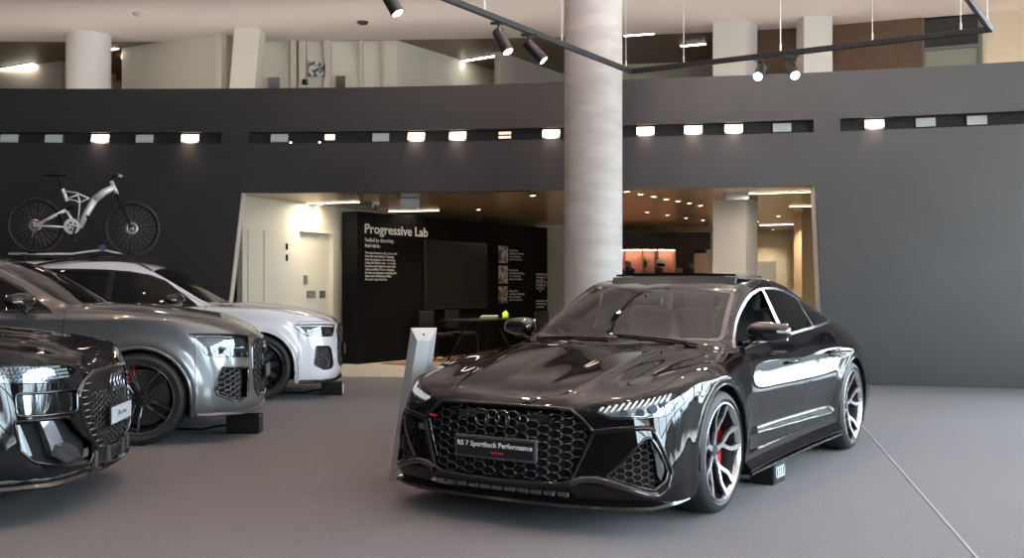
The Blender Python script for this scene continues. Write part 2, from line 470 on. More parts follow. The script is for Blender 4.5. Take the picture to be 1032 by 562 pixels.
def flare(V,cx,cz,R0,amp,zmin=.1,ysel=.7,w=.05):
    """wheel-arch lip: the side swells outwards just outside the wheel opening"""
    r=np.hypot(V[:,0]-cx,V[:,2]-cz); k=(V[:,1]>ysel)
    g=np.exp(-((r-R0)/w)**2)*sst(ysel,ysel+.12,V[:,1])
    V[k,1]+=amp*g[k]
def rs7_shell():
    V,F=body_surface(*lib_rs7_cage(),levels=3)
    x,y,z=V[:,0].copy(),V[:,1].copy(),V[:,2].copy()
    flare(V,0,.365,.43,.012); flare(V,-2.93,.365,.43,.012)
    # bonnet: a raised centre bounded by a crease that runs from the windscreen corners to the nose
    yc=.40+.13*sst(.9,-.5,x)
    hood=sst(-.50,-.40,x)*sst(.66,.72,z)*(1-sst(.86,.95,x))
    V[:,2]+=hood*.012*(1-sst(yc-.005,yc+.035,y))
    yc2=.17+.06*sst(.9,-.4,x); V[:,2]-=hood*.004*(1-sst(yc2-.01,yc2+.03,y))
    # crisp shoulder line above the wheels and along the doors
    side=sst(.80,.86,y)
    zs=.842+.02*sst(-.5,-2.6,x)
    blis=np.exp(-((x+.0)/.42)**2)+np.exp(-((x+2.93)/.46)**2)
    V[:,1]+=side*.012*blis*np.exp(-((z-zs+.03)/.035)**2)
    # hollow of the doors with a lower ridge
    dr=sst(-.35,-.6,x)*sst(-2.55,-2.3,x)
    V[:,1]-=side*dr*.016*np.exp(-((z-.50-.03*(x+.6))/.085)**2)
    V[:,1]+=side*dr*.010*np.exp(-((z-.385-.02*(x+.6))/.03)**2)
    V[V[:,1]<1e-4,1]=0
    return Shell(V,F)
# ------------------------------------------------------------------ shared car parts
def M_paint(name,c,rough=.28,metal=.0,coat=1.): return mat(name,c,rough,metal,coat)
BLK=lambda: mat('gloss_black',(.006,.006,.007),.12,0,.6)
MBK=lambda: mat('matt_black',(.008,.008,.009),.5,spec=.2)
RUB=lambda: mat('tyre_rubber',(.013,.013,.014),.62,bump=(60,.15,.002))
SEAM=lambda: mat('panel_gap',(.003,.003,.003),.8)
CHR=lambda: mat('bright_metal',(.62,.63,.65),.18,1.)
def wheel(name,parent,pos,side,Rt,Rr,W,style,spm,facem,cal,barrel=None):
    """side +1: outer face towards +y.  Built facing +y then turned"""
    root=empty(name,pos); root.parent=parent
    if side<0: root.rotation_euler=(0,0,PI)
    h=W/2; bm=bmesh.new()
    prof=[(Rr-.006,h-.03),(Rr+.004,h-.008),(Rr+.02,h-.001),(Rt-.05,h+.006),(Rt-.022,h-.006),(Rt-.008,h-.022),(Rt,h-.05)]
    for k in (1,2,3):
        yy=h-.05-k*(W-.1)/4
        prof+=[(Rt,yy+.005),(Rt-.008,yy+.003),(Rt-.008,yy-.003),(Rt,yy-.005)]
    prof+=[(Rt,-h+.05),(Rt-.02,-h+.01),(Rt-.05,-h),(Rr,-h+.01),(Rr-.006,-h+.03)]
    b_lathe(bm,prof,72,closed=False)
    bmobj('tyre',bm,RUB(),root,autosmooth=R(35))
    bm=bmesh.new()
    b_lathe(bm,[(Rr+.004,h-.006),(Rr+.001,h+.003),(Rr-.006,h+.004),(Rr-.012,h-.002),(Rr-.02,h-.03)],72,mi=1)
    b_lathe(bm,[(Rr-.02,h-.03),(Rr-.035,h-.07),(Rr-.045,-h+.04),(Rr-.01,-h+.01)],72)
    bmobj('rim',bm,[spm,facem],root,autosmooth=R(40))
    y0=h-.055 if style!='black' else h-.045          # face depth at the hub
    def yf(r): 
        t=min(1,max(0,(r-.05)/(Rr-.06))); return y0+(.050 if style!='black' else .036)*t**1.6
    bm=bmesh.new()
    def bar(pl,th=.028,bevel=.004):
        """outline in the wheel plane: bright face, dark flanks"""
        n=len(pl); cx=sum(p[0] for p in pl)/n; cz=sum(p[1] for p in pl)/n
        def sc(k): return [(cx+(p[0]-cx)*k,cz+(p[1]-cz)*k) for p in pl]
        A=[bm.verts.new((x,yf(math.hypot(x,z)),z)) for x,z in pl]
        def out(p,q,o,d):
            pass
        # flanks widen with depth
        B=[]
        for i in range(n):
            p0=Vector(pl[i-1]);p1=Vector(pl[i]);p2=Vector(pl[(i+1)%n])
            e1=(p1-p0).normalized(); e2=(p2-p1).normalized()
            nn=Vector((e1.y+e2.y,-(e1.x+e2.x))); 
            if nn.length<1e-6: nn=Vector((e1.y,-e1.x))
            nn.normalize(); B.append(p1+nn*.006)
        C=[bm.verts.new((p.x,yf(p.length)-.012,p.y)) for p in B]
        E=[bm.verts.new((p.x,yf(p.length)-.012-th,p.y)) for p in B]
        cf=bm.verts.new((cx,yf(math.hypot(cx,cz)),cz))
        for i in range(n):
            j=(i+1)%n
            f=bm.faces.new((A[i],A[j],cf)); f.material_index=1
            f=bm.faces.new((A[i],C[i],C[j],A[j])); f.material_index=0
            f=bm.faces.new((C[i],E[i],E[j],C[j])); f.material_index=0
        f=bm.faces.new(E[::-1]); f.material_index=0
    def pol(r,a,o=0.):
        c,s=math.cos(a),math.sin(a); return (c*r-s*o,s*r+c*o)
    def seg(p,q,w1,w2):
        p=Vector(p);q=Vector(q);d=(q-p).normalized();n=Vector((-d.y,d.x)); m1=p.lerp(q,.33); m2=p.lerp(q,.66)
        wa=w1+(w2-w1)*.33; wb=w1+(w2-w1)*.66
        return [tuple(v) for v in (p-n*w1/2,m1-n*wa/2,m2-n*wb/2,q-n*w2/2,q+n*w2/2,m2+n*wb/2,m1+n*wa/2,p+n*w1/2)]
    rl=Rr-.012
    if style=='y5':
        for k in range(5):
            a=R(90+6)+k*2*PI/5
            bar(seg(pol(.035,a),pol(.125,a),.034,.030))
            for sg in (1,-1):
                e=a+sg*R(13.5); m=pol(.118,a,sg*.004); kx=pol(.205,a+sg*R(15.5))
                bar(seg(m,kx,.024,.024)); bar(seg(kx,pol(rl,a+sg*R(12)),.024,.032))
    elif style=='twin5':
        for k in range(5):
            a=R(64)+k*2*PI/5
            for sg in (1,-1): bar(seg(pol(.05,a,sg*.026),pol(rl,a,sg*.044),.022,.018))
    else:
        for k in range(10):
            a=R(9)+k*2*PI/10
            bar(seg(pol(.04,a),pol(.17,a),.026,.022))
            for sg in (1,-1): bar(seg(pol(.165,a),pol(rl,a+sg*R(10)),.020,.018))
    bmobj('spokes',bm,[spm,facem],root)
    bm=bmesh.new(); b_lathe(bm,[(.0001,y0+.004),(.030,y0+.004),(.034,y0),(.066,y0-.004),(.07,y0-.04),(.001,y0-.05)],32)
    for k in range(5):
        a=R(90+42)+k*2*PI/5; c=(math.cos(a)*.052,y0-.001,math.sin(a)*.052); b_cyl(bm,(c[0],y0-.02,c[2]),(c[0],y0+.003,c[2]),.008,n=8)
    bmobj('hub_cap',bm,spm,root,autosmooth=R(30))
    bm=bmesh.new(); rd=Rr*.80
    b_lathe(bm,[(.09,.0),(rd,.0),(rd,-.034),(.09,-.034)],48,closed=True); b_lathe(bm,[(.001,.03),(.09,.03),(.09,-.02)],32)
    bmobj('brake_disc',bm,mat('disc_steel',(.11,.11,.115),.3,1.),root,autosmooth=R(30))
    if cal:
        bm=bmesh.new(); pts=[]
        n=12
        for k in range(n+1):
            a=R(-58+116*k/n); pts.append((math.cos(a)*(rd+.026),math.sin(a)*(rd+.026)))
        for k in range(n+1):
            a=R(54-108*k/n); pts.append((math.cos(a)*(rd-.085),math.sin(a)*(rd-.085)))
        M=Matrix.Rotation(cal[1],4,'Y')@Matrix.Rotation(PI/2,4,'X')
        vs=b_prism(bm,pts,-.035,.045,M=M); bmesh.ops.bevel(bm,geom=bm.edges[:],offset=.008,segments=2,affect='EDGES')
        bmobj('brake_caliper',bm,cal[0],root,smooth=False,autosmooth=R(30))
    return root
def rings_badge(name,parent,sh,zc,r,material,xoff=.012,tr=.006,n=4,sp=1.42,normal=None):
    """four interlocked rings on the nose"""
    bm=bmesh.new()
    c=sh.drape((0,zc),'front')
    for k in range(4):
        yc=(k-1.5)*r*sp
        P=[]
        for j in range(32):
            a=2*PI*j/32; P.append((c.x+xoff-abs(yc)*.02,yc+math.cos(a)*r,zc+math.sin(a)*r))
        b_tube(bm,P,tr,6,closed=True)
    return bmobj(name,bm,material,parent,smooth=True)
def honeycomb(sh,inside,view,ulo,uhi,vlo,vhi,w,h,off,r,sides=(1,-1),z=None):
    """hexagon lattice laid on the offset surface; returns bmesh"""
    bm=bmesh.new(); edges=set(); pts={}
    cols=int((uhi-ulo)/(w*.75))+2; rows=int((vhi-vlo)/h)+2
    def key(p): return (round(p[0],4),round(p[1],4))
    for i in range(-1,cols):
        for j in range(-1,rows):
            cx=ulo+i*w*.75; cz=vlo+j*h+(h/2 if i%2 else 0)
            hx=[(cx+w/2,cz),(cx+w/4,cz+h/2),(cx-w/4,cz+h/2),(cx-w/2,cz),(cx-w/4,cz-h/2),(cx+w/4,cz-h/2)]
            for k in range(6):
                a,b=key(hx[k]),key(hx[(k+1)%6]); 
                if (b,a) in edges or (a,b) in edges: continue
                m=((a[0]+b[0])/2,(a[1]+b[1])/2)
                if inside(m): edges.add((a,b))
    cache={}
    def P(a):
        if a not in cache: cache[a]=sh.drape(a,view,off)
        return cache[a]
    for sg in sides:
        for a,b in edges:
            p,q=P(a),P(b)
            if sg<0: p=Vector((p.x,-p.y,p.z)); q=Vector((q.x,-q.y,q.z))
            if (p-q).length<.002 or (p-q).length>.2: continue
            d=(q-p).normalized()*r*.5
            b_tube(bm,[p-d,q+d],r,4)
    return bm
def inpoly(P):
    def f(p):
        ins=False;j=len(P)-1
        for i in range(len(P)):
            if (P[i][1]>p[1])!=(P[j][1]>p[1]) and p[0]<(P[j][0]-P[i][0])*(p[1]-P[i][1])/(P[j][1]-P[i][1])+P[i][0]: ins=not ins
            j=i
        return ins
    return f
def densify(P,d=.02,closed=True):
    out=[]
    for i in range(len(P) if closed else len(P)-1):
        a=np.array(P[i],float);b=np.array(P[(i+1)%len(P)],float);n=max(1,int(np.linalg.norm(b-a)/d))
        for k in range(n): out.append(tuple(a+(b-a)*k/n))
    if not closed: out.append(tuple(P[-1]))
    return out
def lip(sh,region_lines,depth,material,parent,name,sides=(1,-1),dirv=None):
    """wall going inwards from the cut edge (depth of a recess)"""
    bm=bmesh.new()
    for sg in sides:
        for L in region_lines:
            A=[];B=[]
            for p in L:
                n=sh.normal_at(p); q=p+(dirv*depth if dirv is not None else -n*depth)
                A.append(bm.verts.new((p.x,p.y*sg,p.z))); B.append(bm.verts.new((q.x,q.y*sg,q.z)))
            for i in range(len(L)-1):
                f=bm.faces.new((A[i],A[i+1],B[i+1],B[i])); f.smooth=True
    return bmobj(name,bm,material,parent,smooth=True)
def sweep_plan(path,sec,material,parent,name,sides=(1,-1)):
    """path in x,y,z along the body; sec: list of (outward, up) offsets, closed"""
    bm=bmesh.new(); P=[Vector(p) for p in path]
    for sg in sides:
        rows=[]
        for i,p in enumerate(P):
            a=P[max(i-1,0)];b=P[min(i+1,len(P)-1)]; t=(b-a); t.z=0; t.normalize(); o=Vector((t.y,-t.x,0))
            if i==0 and abs(p.y)<1e-6: o=Vector((1,0,0)) if p.x>-2 else Vector((-1,0,0))
            if o.dot(Vector((p.x+1.5,p.y*2,0)))<0: o=-o
            s=sec(i/(len(P)-1)) if callable(sec) else sec
            rows.append([bm.verts.new((q.x,q.y*sg,q.z)) for q in [p+o*u+Vector((0,0,w)) for u,w in s]])
        m=len(rows[0])
        for i in range(len(rows)-1):
            for k in range(m):
                f=bm.faces.new((rows[i][k],rows[i][(k+1)%m],rows[i+1][(k+1)%m],rows[i+1][k]))
        bm.faces.new(rows[-1]); 
        if abs(P[0].y)>1e-6: bm.faces.new(rows[0][::-1])
    bmesh.ops.remove_doubles(bm,verts=bm.verts[:],dist=1e-5)
    return bmobj(name,bm,material,parent,autosmooth=R(30),smooth=True)
def mirror_unit(parent,y,x,z,side,material,scale=1.,mount=None):
    """door mirror: rounded shell, glass, stalk"""
    root=empty('door_mirror',(x,y*side,z)); root.parent=parent
    bm=bmesh.new(); bmesh.ops.create_cube(bm,size=2)
    bmesh.ops.subdivide_edges(bm,edges=bm.edges[:],cuts=3,use_grid_fill=True)
    for v in bm.verts:
        c=v.co; n=Vector((c.x**1,c.y,c.z)); 
        l=(abs(c.x)**3.2+abs(c.y)**3.2+abs(c.z)**3.2)**(1/3.2); c/=l
        u=(c.y*side+1)/2      # 0 at the body, 1 outboard
        k=.80+.20*math.sin(PI*min(1,u*.9+.25))
        xx=c.x*.075*(1.05-.35*u); zz=c.z*.074*k
        if c.z<0: zz*=.85
        yy=c.y*.135
        xx-=.045*u*u
        if c.x>0: xx+=.02*(1-c.z*c.z)
        v.co=Vector((xx,yy,zz))*scale
    bmobj('mirror_shell',bm,material,root,smooth=True)
    bm=bmesh.new(); b_box(bm,(-.068*scale,.0,0),(.01,.21*scale,.115*scale),bev=.004)
    bmobj('mirror_glass',bm,mat('mirror_glass',(.75,.78,.8),.03,1.),root)
    bm=bmesh.new(); b_tube(bm,[(-.0,-.07*side*scale,-.055*scale),(.01,-.13*side*scale,-.075*scale),(.02,-.20*side*scale,-.085*scale)],[.022*scale,.02*scale,.026*scale],8)
    bmobj('mirror_stalk',bm,BLK(),root,smooth=True)
    return root
def seat(parent,x,y,z,material,k=1.):
    root=empty('seat',(x,y,z)); root.parent=parent
    def blob(c,s,rot=0,bev=.05):
        bm=bmesh.new(); b_box(bm,(0,0,0),s,bev=min(bev,min(s)*.45),seg=4)
        bmesh.ops.transform(bm,matrix=Matrix.Translation(c)@Matrix.Rotation(rot,4,'Y'),verts=bm.verts[:]); return bm
    bmobj('seat_cushion',blob((.05,0,.0),(.52,.52,.16)),material,root,smooth=True)
    b=blob((-.30,0,.33),(.15,.50,.66),R(-20),.07); 
    for v in b.verts:
        t=(v.co.z)/.66; v.co.y*=1.02-.30*max(0,t-.45)
    bmobj('seat_back',b,material,root,smooth=True)
    bmobj('headrest',blob((-.425,0,.70),(.11,.26,.20),R(-14),.05),material,root,smooth=True)
    return root
def interior(parent,floorz,zdash,xdash,seatz,rows,steer_y,leather,hw=.72,xrear=-3.3):
    bm=bmesh.new(); b_box(bm,((xdash+xrear)/2,0,floorz),(xdash-xrear+.5,hw*2.2,.04)); bmobj('cabin_floor',bm,MBK(),parent)
    # dashboard: swept profile across the car
    bm=bmesh.new(); prof=[(xdash+.28,zdash-.02),(xdash+.10,zdash+.01),(xdash-.06,zdash),(xdash-.12,zdash-.05),(xdash-.10,zdash-.16),(xdash+.0,zdash-.30),(xdash+.28,zdash-.30)]
    M=Matrix(((1,0,0,0),(0,0,1,0),(0,1,0,0),(0,0,0,1))); b_prism(bm,prof,-hw,hw,M=M)
    bmobj('dashboard',bm,MBK(),parent)
    sw=empty('steering_wheel',(xdash-.24,steer_y,zdash-.06)); sw.parent=parent; sw.rotation_euler=(0,R(-24),0)
    bm=bmesh.new(); b_tube(bm,[(0,math.cos(2*PI*k/36)*.18,math.sin(2*PI*k/36)*.18) for k in range(36)],.015,8,closed=True)
    for a in (0,180,270): b_tube(bm,[(0,0,0),(0,math.cos(R(a))*.175,math.sin(R(a))*.175)],.016,6)
    b_cyl(bm,(-.02,0,0),(.06,0,0),.055,n=20); bmobj('wheel_rim',bm,MBK(),sw,smooth=True)
    for x in rows:
        for y in (.37,-.37): seat(parent,x,y,seatz,leather)
def liner(parent,x,y,cz,rad,w,material,side):
    """dark wheel-well tub"""
    bm=bmesh.new(); n=28; rows=[]
    for k in range(n+1):
        a=R(-25+230*k/n); rows.append([bm.verts.new((x+math.cos(a)*rad,side*(y-w),cz+math.sin(a)*rad)),bm.verts.new((x+math.cos(a)*rad,side*y,cz+math.sin(a)*rad))])
    for k in range(n): bm.faces.new((rows[k][0],rows[k+1][0],rows[k+1][1],rows[k][1]))
    bm.faces.new([r[0] for r in rows])
    return bmobj('wheel_well',bm,material,parent)
# ------------------------------------------------------------------ the black fastback in the middle
def build_rs7(loc,rz):
    car=empty('car',loc,rz,'glossy black four-door fastback with red brake calipers beside the silver display post','car')
    sh=rs7_shell(); paint=mat('black_car_paint',(.0050,.0038,.0048),.35,.0,1.,spec=.0); 
    blk,mbk,chrm=BLK(),MBK(),CHR()
    # cuts, later ones win
    hoodp=[(1.0,-.05),(.925,.43),(.862,.53),(.75,.72),(.62,.81),(.45,.835),(.2,.825),(0,.81),(-.3,.785),(-.575,.765),(-.60,.745),(-.52,.56),(-.46,.35),(-.43,.15),(-.42,-.05)]
    sh.cut('bonnet',hoodp,'top',cond=lambda c:c.z>.662)
    sh.cut('roof',[(-1.10,-.05),(-1.12,.25),(-1.17,.46),(-1.22,.585),(-1.44,.605),(-1.75,.60),(-2.1,.595),(-2.35,.575),(-2.38,.3),(-2.40,-.05)],'top')
    ws=rnd([(-.44,-.2),(-.455,.2),(-.50,.46),(-.585,.700),(-.66,.705),(-.86,.655),(-1.06,.610),(-1.185,.578),(-1.150,.42),(-1.115,.2),(-1.105,-.2)],.02)
    sh.cut('windscreen',ws,'top',cond=lambda c:c.z>.9)
    rw=rnd([(-2.50,-.1),(-2.48,.44),(-2.56,.50),(-3.0,.53),(-3.45,.50),(-3.52,.40),(-3.55,-.1)],.04)
    sh.cut('rear_window',rw,'top',cond=lambda c:c.z>.9)
    dlo_top=[(-.80,1.030),(-.94,1.112),(-1.08,1.185),(-1.22,1.245),(-1.34,1.285),(-1.48,1.312),(-1.65,1.326),(-1.85,1.326),(-2.05,1.308),(-2.34,1.250),(-2.62,1.185),(-2.86,1.122)]
    dlo=[(-.655,.948)]+dlo_top+[(-2.95,1.098),(-2.93,1.075),(-2.80,1.056),(-2.5,1.040),(-2.1,1.020),(-1.79,1.003),(-1.2,.975)]
    zz=lambda c:c.z>.90
    # doors first, glass afterwards
    fd=[(-.585,1.0),(-.60,.90),(-.575,.83),(-.53,.60),(-.50,.42),(-.50,.290),(-.60,.278),(-1.62,.298),(-1.66,.34),(-1.69,.45),(-1.70,.70),(-1.685,.95),(-1.67,1.06),(-1.6,1.2),(-1.0,1.1),(-.7,1.0)]
    rd=[(-1.62,.298),(-1.66,.34),(-1.69,.45),(-1.70,.70),(-1.685,.95),(-1.67,1.08),(-2.4,1.15),(-2.62,1.05),(-2.66,.97),(-2.60,.86),(-2.50,.77),(-2.44,.62),(-2.40,.50),(-2.30,.40),(-2.18,.345),(-2.0,.315)]
    sh.cut('front_door',fd,'side',cond=lambda c:c.y>.6); sh.cut('rear_door',rd,'side',cond=lambda c:c.y>.6)
    dout=[(x-(.02 if z>1.3 else 0),z+.014) for x,z in dlo_top]
    sh.cut('window_frame',[(-.60,.944)]+[(x+.012,z+.016) for x,z in dlo_top]+[(-2.975,1.108),(-2.965,1.06),(-2.80,1.040),(-2.5,1.024),(-2.1,1.004),(-1.79,.988),(-1.2,.960)],'side',cond=lambda c:c.z>.92)
    def clipx(poly,x_hi,x_lo):
        """part of the glass outline between two slanted lines x=a+b*z"""
        out=[]
        def clip(P,f):
            o=[]
            for i in range(len(P)):
                a,b=P[i],P[(i+1)%len(P)]; fa,fb=f(a),f(b)
                if fa>=0: o.append(a)
                if (fa>=0)!=(fb>=0): t=fa/(fa-fb); o.append((a[0]+(b[0]-a[0])*t,a[1]+(b[1]-a[1])*t))
            return o
        P=poly
        if x_hi: P=clip(P,lambda p:(x_hi[0]+x_hi[1]*(p[1]-1))-p[0])
        if x_lo: P=clip(P,lambda p:p[0]-(x_lo[0]+x_lo[1]*(p[1]-1)))
        return P
    sh.cut('front_window',rnd(clipx(dlo,None,(-1.60,.12)),.015),'side',cond=zz)
    sh.cut('rear_side_window',rnd(clipx(dlo,(-1.675,.22),(-2.385,.25)),.015),'side',cond=zz)
    sh.cut('quarter_window',rnd(clipx(dlo,(-2.405,.25),None),.015),'side',cond=zz)
    # front end
    gr=[(-.05,.678),(.30,.677),(.432,.672),(.50,.625),(.570,.558),(.52,.43),(.455,.285),(.40,.268),(.2,.258),(-.05,.255)]
    sh.cut('grille_opening',gr,'front',cond=lambda c:c.x>.7)
    hl=[(-.250,.697),(-.225,.672),(-.150,.628),(.018,.630),(.150,.640),(.195,.655),(.232,.690),(.273,.733),(.318,.776),(.312,.786),(.252,.784),(.144,.765),(.06,.752),(-.03,.737),(-.12,.717)]
    sh.cut('headlight',hl,'diag',cond=lambda c:c.x>.3)
    ik=rnd([(-.185,.318),(-.10,.395),(.022,.523),(.060,.532),(.112,.45),(.155,.345),(.140,.295),(.070,.250),(.02,.262)],.012)
    sh.cut('side_intake',ik,'diag',cond=lambda c:c.x>.5)
    lg=[(-.05,.232),(.44,.234),(.50,.205),(.44,.192),(-.05,.190)]
    sh.cut('lower_grille',lg,'front',cond=lambda c:c.x>.6)
    sh.cut('tail_light',[(-.05,.86),(.5,.86),(.74,.85),(.9,.84),(.9,.78),(.7,.79),(-.05,.80)],'rear',cond=lambda c:c.x<-3.4)
    # wheel openings
    for wx in (0,-2.93):
        P=circ(wx,.365,.398,44,0,180)+[(wx-.398,.30),(wx-.385,.05),(wx+.43 if wx==0 else wx+.385,.05),(wx+.41 if wx==0 else wx+.398,.25)]
        sh.cut('opening',P,'side',cond=lambda c:c.y>.5)
    bumper=[(.0,.0)]
    sh.cut('front_bumper',[(1.2,.664),(.60,.640),(.452,.655),(.40,.62),(.35,.55),(.30,.05),(1.2,.05)],'side',inside_of=['body'])
    sh.cut('front_bumper_upper',[(-.05,.70),(.95,.70),(.95,.05),(-.05,.05)],'front',inside_of=['body'],cond=lambda c:c.x>.62)
    # painted panels, each its own part
    sh.part('bonnet',paint,car); sh.part('body_shell',paint,car,['body']); sh.part('front_bumper',paint,car,['front_bumper','front_bumper_upper'])
    sh.part('roof_panel',blk,car,['roof'])
    for sd in (1,-1):
        for nm in ('front_door','rear_door'): sh.part('door',paint,car,[nm],mirror=False,side=sd)
        sh.part('window_frame',mat('satin_trim',(.58,.55,.54),.22,1.),car,['window_frame'],mirror=False,side=sd,off=.003)
        g=glassmat('side_glass',(.50,.54,.54)); gd=glassmat('privacy_glass',(.10,.11,.115))
        if sd<0: sh.part('window',g,car,['front_window'],mirror=False,side=sd,off=.001)     # the near one is wound down
        sh.part('window',gd,car,['rear_side_window'],mirror=False,side=sd,off=.001)
        sh.part('window',gd,car,['quarter_window'],mirror=False,side=sd,off=.001)
    sh.part('windscreen',glassmat('windscreen_glass',(.74,.80,.78)),car,off=.001)
    sh.part('rear_window',gd,car,off=.001); sh.part('tail_light',mat('tail_red',(.25,.01,.01),.1,0,1),car)
    # dark band printed round the edge of the windscreen
    sh.strip('windscreen_surround',[[Vector((v.x,v.y,v.z)) for v in L] for L in sh.boundary(['windscreen'])],.03,blk,car,off=.002)
    for nm in ('bonnet','front_door','rear_door','headlight'):
        L=sh.boundary([nm]); sh.strip('panel_gap',L,.006,SEAM(),car,off=.0008)
    sh.strip('panel_gap',sh.boundary(['roof']),.006,SEAM(),car,off=.0008)
    # arches: rolled lip and tubs
    for wx in (0,-2.93):
        L=[sh.drape((wx+math.cos(R(a))*.402,.365+math.sin(R(a))*.402),'side') for a in range(-8,189,4)]
        sh.strip('arch_lip',[L],.020,paint,car,h=.007)
        for sd in (1,-1): liner(car,wx,.955 if wx==0 else .955,.365,.405,.40,mbk,sd)
    # grille
    gb=[b for b in sh.boundary(['grille_opening'])]
    lip(sh,gb,.05,blk,car,'grille_surround',dirv=Vector((-1,0,0)))
    sh.part('grille_back',mat('void_black',(.002,.002,.002),.9),car,['grille_opening'],off=-.055)
    sh.strip('grille_frame',gb,.022,blk,car,h=.008)
    inner=[(y*.97,.465+(z-.465)*.95) for y,z in gr[1:-1]]; G=[(-.01,.665)]+inner+[(-.01,.272)]
    hm=mat('grille_mesh',(.010,.010,.012),.22,0,.5)
    bmobj('grille_mesh',honeycomb(sh,inpoly([(-.001,.655)]+inner+[(-.001,.272)]),'front',0,.6,.28,.68,.092,.046,-.026,.0066),hm,car,smooth=True)
    bmobj('grille_mesh',honeycomb(sh,inpoly([(-.001,.655)]+inner+[(-.001,.272)]),'front',.046,.6,.303,.68,.092,.046,-.045,.004),mbk,car,smooth=True)
    bm=bmesh.new()      # horizontal sensor bar behind the rings
    for sg in (1,-1):
        b_box(bm,(.925,sg*.24,.612),(.02,.13,.05),bev=.008); b_box(bm,(.935,sg*.33,.612),(.02,.035,.03),bev=.006)
    bmobj('sensor_panel',bm,blk,car)
    rings_badge('ring_badge',car,sh,.602,.046,mat('dark_chrome',(.10,.10,.11),.12,1.),xoff=.016,tr=.0062,sp=1.5)
    bm=bmesh.new(); b_box(bm,(.930,-.487,.585),(.006,.05,.016),bev=.002); bmobj('grille_badge',bm,mat('badge_red',(.55,.01,.02),.3),car)
    # number plate with its lettering
    pl=empty('number_plate',(1.005,0,.438)); pl.parent=car
    bm=bmesh.new(); b_box(bm,(0,0,0),(.016,.548,.128),bev=.006); bmobj('plate_frame',bm,mat('plate_frame_grey',(.07,.07,.08),.3),pl)
    bm=bmesh.new(); b_box(bm,(.006,0,0),(.014,.520,.104),bev=.003); bmobj('plate_face',bm,mat('plate_black',(.008,.008,.01),.3),pl)
    M=Matrix.Translation((.0135,0,.0))@Matrix(((0,0,1,0),(1,0,0,0),(0,1,0,0),(0,0,0,1)))
    textobj('plate_text','RS 7 Sportback Performance',.041,mat('plate_white',(.75,.75,.75),.5),pl,M@Matrix.Translation((0,.004,0)),'CENTER',.001,.0006,1.05)
    textobj('plate_text','Audi Sport',.019,mat('plate_red',(.6,.02,.03),.5),pl,M@Matrix.Translation((.02,-.032,0)),'CENTER',.001,.0004)
    # side intakes
    ib=sh.boundary(['side_intake']); lip(sh,ib,.05,blk,car,'intake_surround',dirv=Vector((-.6,-.5,0)))
    sh.part('intake_back',MATS['void_black'],car,['side_intake'],off=-.06); sh.strip('intake_frame',ib,.016,blk,car,h=.006)
    def ikin(p): return inpoly(ik)(p) and p[0]<.085+.0*(p[1])
    for sd in (1,-1): bmobj('intake_mesh',honeycomb(sh,ikin,'diag',-.2,.2,.25,.56,.060,.036,-.028,.0042,sides=(sd,)),mat('intake_mesh',(.05,.045,.04),.22,.6,.5),car,smooth=True)
    # upright fin inside the outer end of the intake
    for sd in (1,-1):
        bm=bmesh.new(); P=[(.058,.525),(.098,.50),(.128,.40),(.135,.345),(.112,.30),(.092,.33),(.082,.42),(.06,.49)]
        A=[sh.drape(p,'diag',-.006) for p in P]; B=[sh.drape(p,'diag',-.035) for p in P]
        a=[bm.verts.new((q.x,q.y*sd,q.z)) for q in A]; b=[bm.verts.new((q.x,q.y*sd,q.z)) for q in B]
        bm.faces.new(a); bm.faces.new(b[::-1])
        for i in range(len(P)): bm.faces.new((a[i],a[(i+1)%len(P)],b[(i+1)%len(P)],b[i]))
        bmobj('intake_fin',bm,blk,car)
    # sculpted edges of the bumper
    rid=[(.566,.556),(.66,.572),(.77,.580)]
    ln=[sh.drape(p,'front') for p in densify(rid,.02,False)]+[sh.drape(p,'diag') for p in densify([(.02,.582),(.072,.578),(.108,.512),(.145,.42),(.182,.335),(.16,.26),(.10,.215)],.02,False)]
    sh.strip('bumper_edge',[ln],.030,paint,car,h=.010)
    lo=[sh.drape(p,'front') for p in densify([(.455,.275),(.52,.30),(.60,.305)],.02,False)]+[sh.drape(p,'diag') for p in densify([(-.16,.290),(-.06,.258),(.03,.228),(.085,.222)],.02,False)]
    sh.strip('lower_blade',[lo],.040,mat('blade_black',(.03,.03,.034),.10,.4,1.),car,h=.020)
    # lower grille slats and splitter
    sh.part('lower_grille_back',MATS['void_black'],car,['lower_grille'],off=-.03)
    bm=bmesh.new()
    for k in range(-5,6):
        y=k*.082; q=sh.drape((abs(y),.212),'front'); b_box(bm,(q.x-.006,y,.212),(.02,.068,.026),bev=.005)
    bmobj('lower_grille_slats',bm,mat('slat_grey',(.05,.055,.06),.25),car)
    path=[(.985,0,.160),(.982,.2,.160),(.960,.42,.160),(.918,.60,.160),(.862,.745,.160),(.79,.86,.162),(.70,.900,.168),(.60,.925,.172),(.47,.935,.178)]
    sweep_plan(path,[(-.08,-.020),(.006,-.022),(.016,-.014),(.008,.000),(-.02,.010),(-.08,.012)],blk,car,'front_splitter')
    # side skirt: body-coloured blade with a dark undercut
    for sd in (1,-1):
        pth=[(-.40,.935,.235),(-.8,.915,.235),(-1.3,.905,.238),(-1.8,.905,.242),(-2.2,.915,.248),(-2.52,.935,.255)]
        def sec(t): return [(-.06,-.065),(.030,-.062),(.055,-.052),(.062,-.036),(.046,-.020),(.016,.012+.010*t),(.012,.045+.03*t),(-.03,.05+.03*t)]
        sweep_plan(pth,sec,paint,car,'side_skirt',sides=(sd,))
        pt2=[(-.42,.950,.170),(-.9,.935,.170),(-1.5,.93,.172),(-2.1,.935,.176),(-2.5,.95,.182)]
        sweep_plan(pt2,[(-.08,-.008),(.040,-.008),(.046,0),(.040,.008),(-.08,.01)],blk,car,'skirt_blade',sides=(sd,))
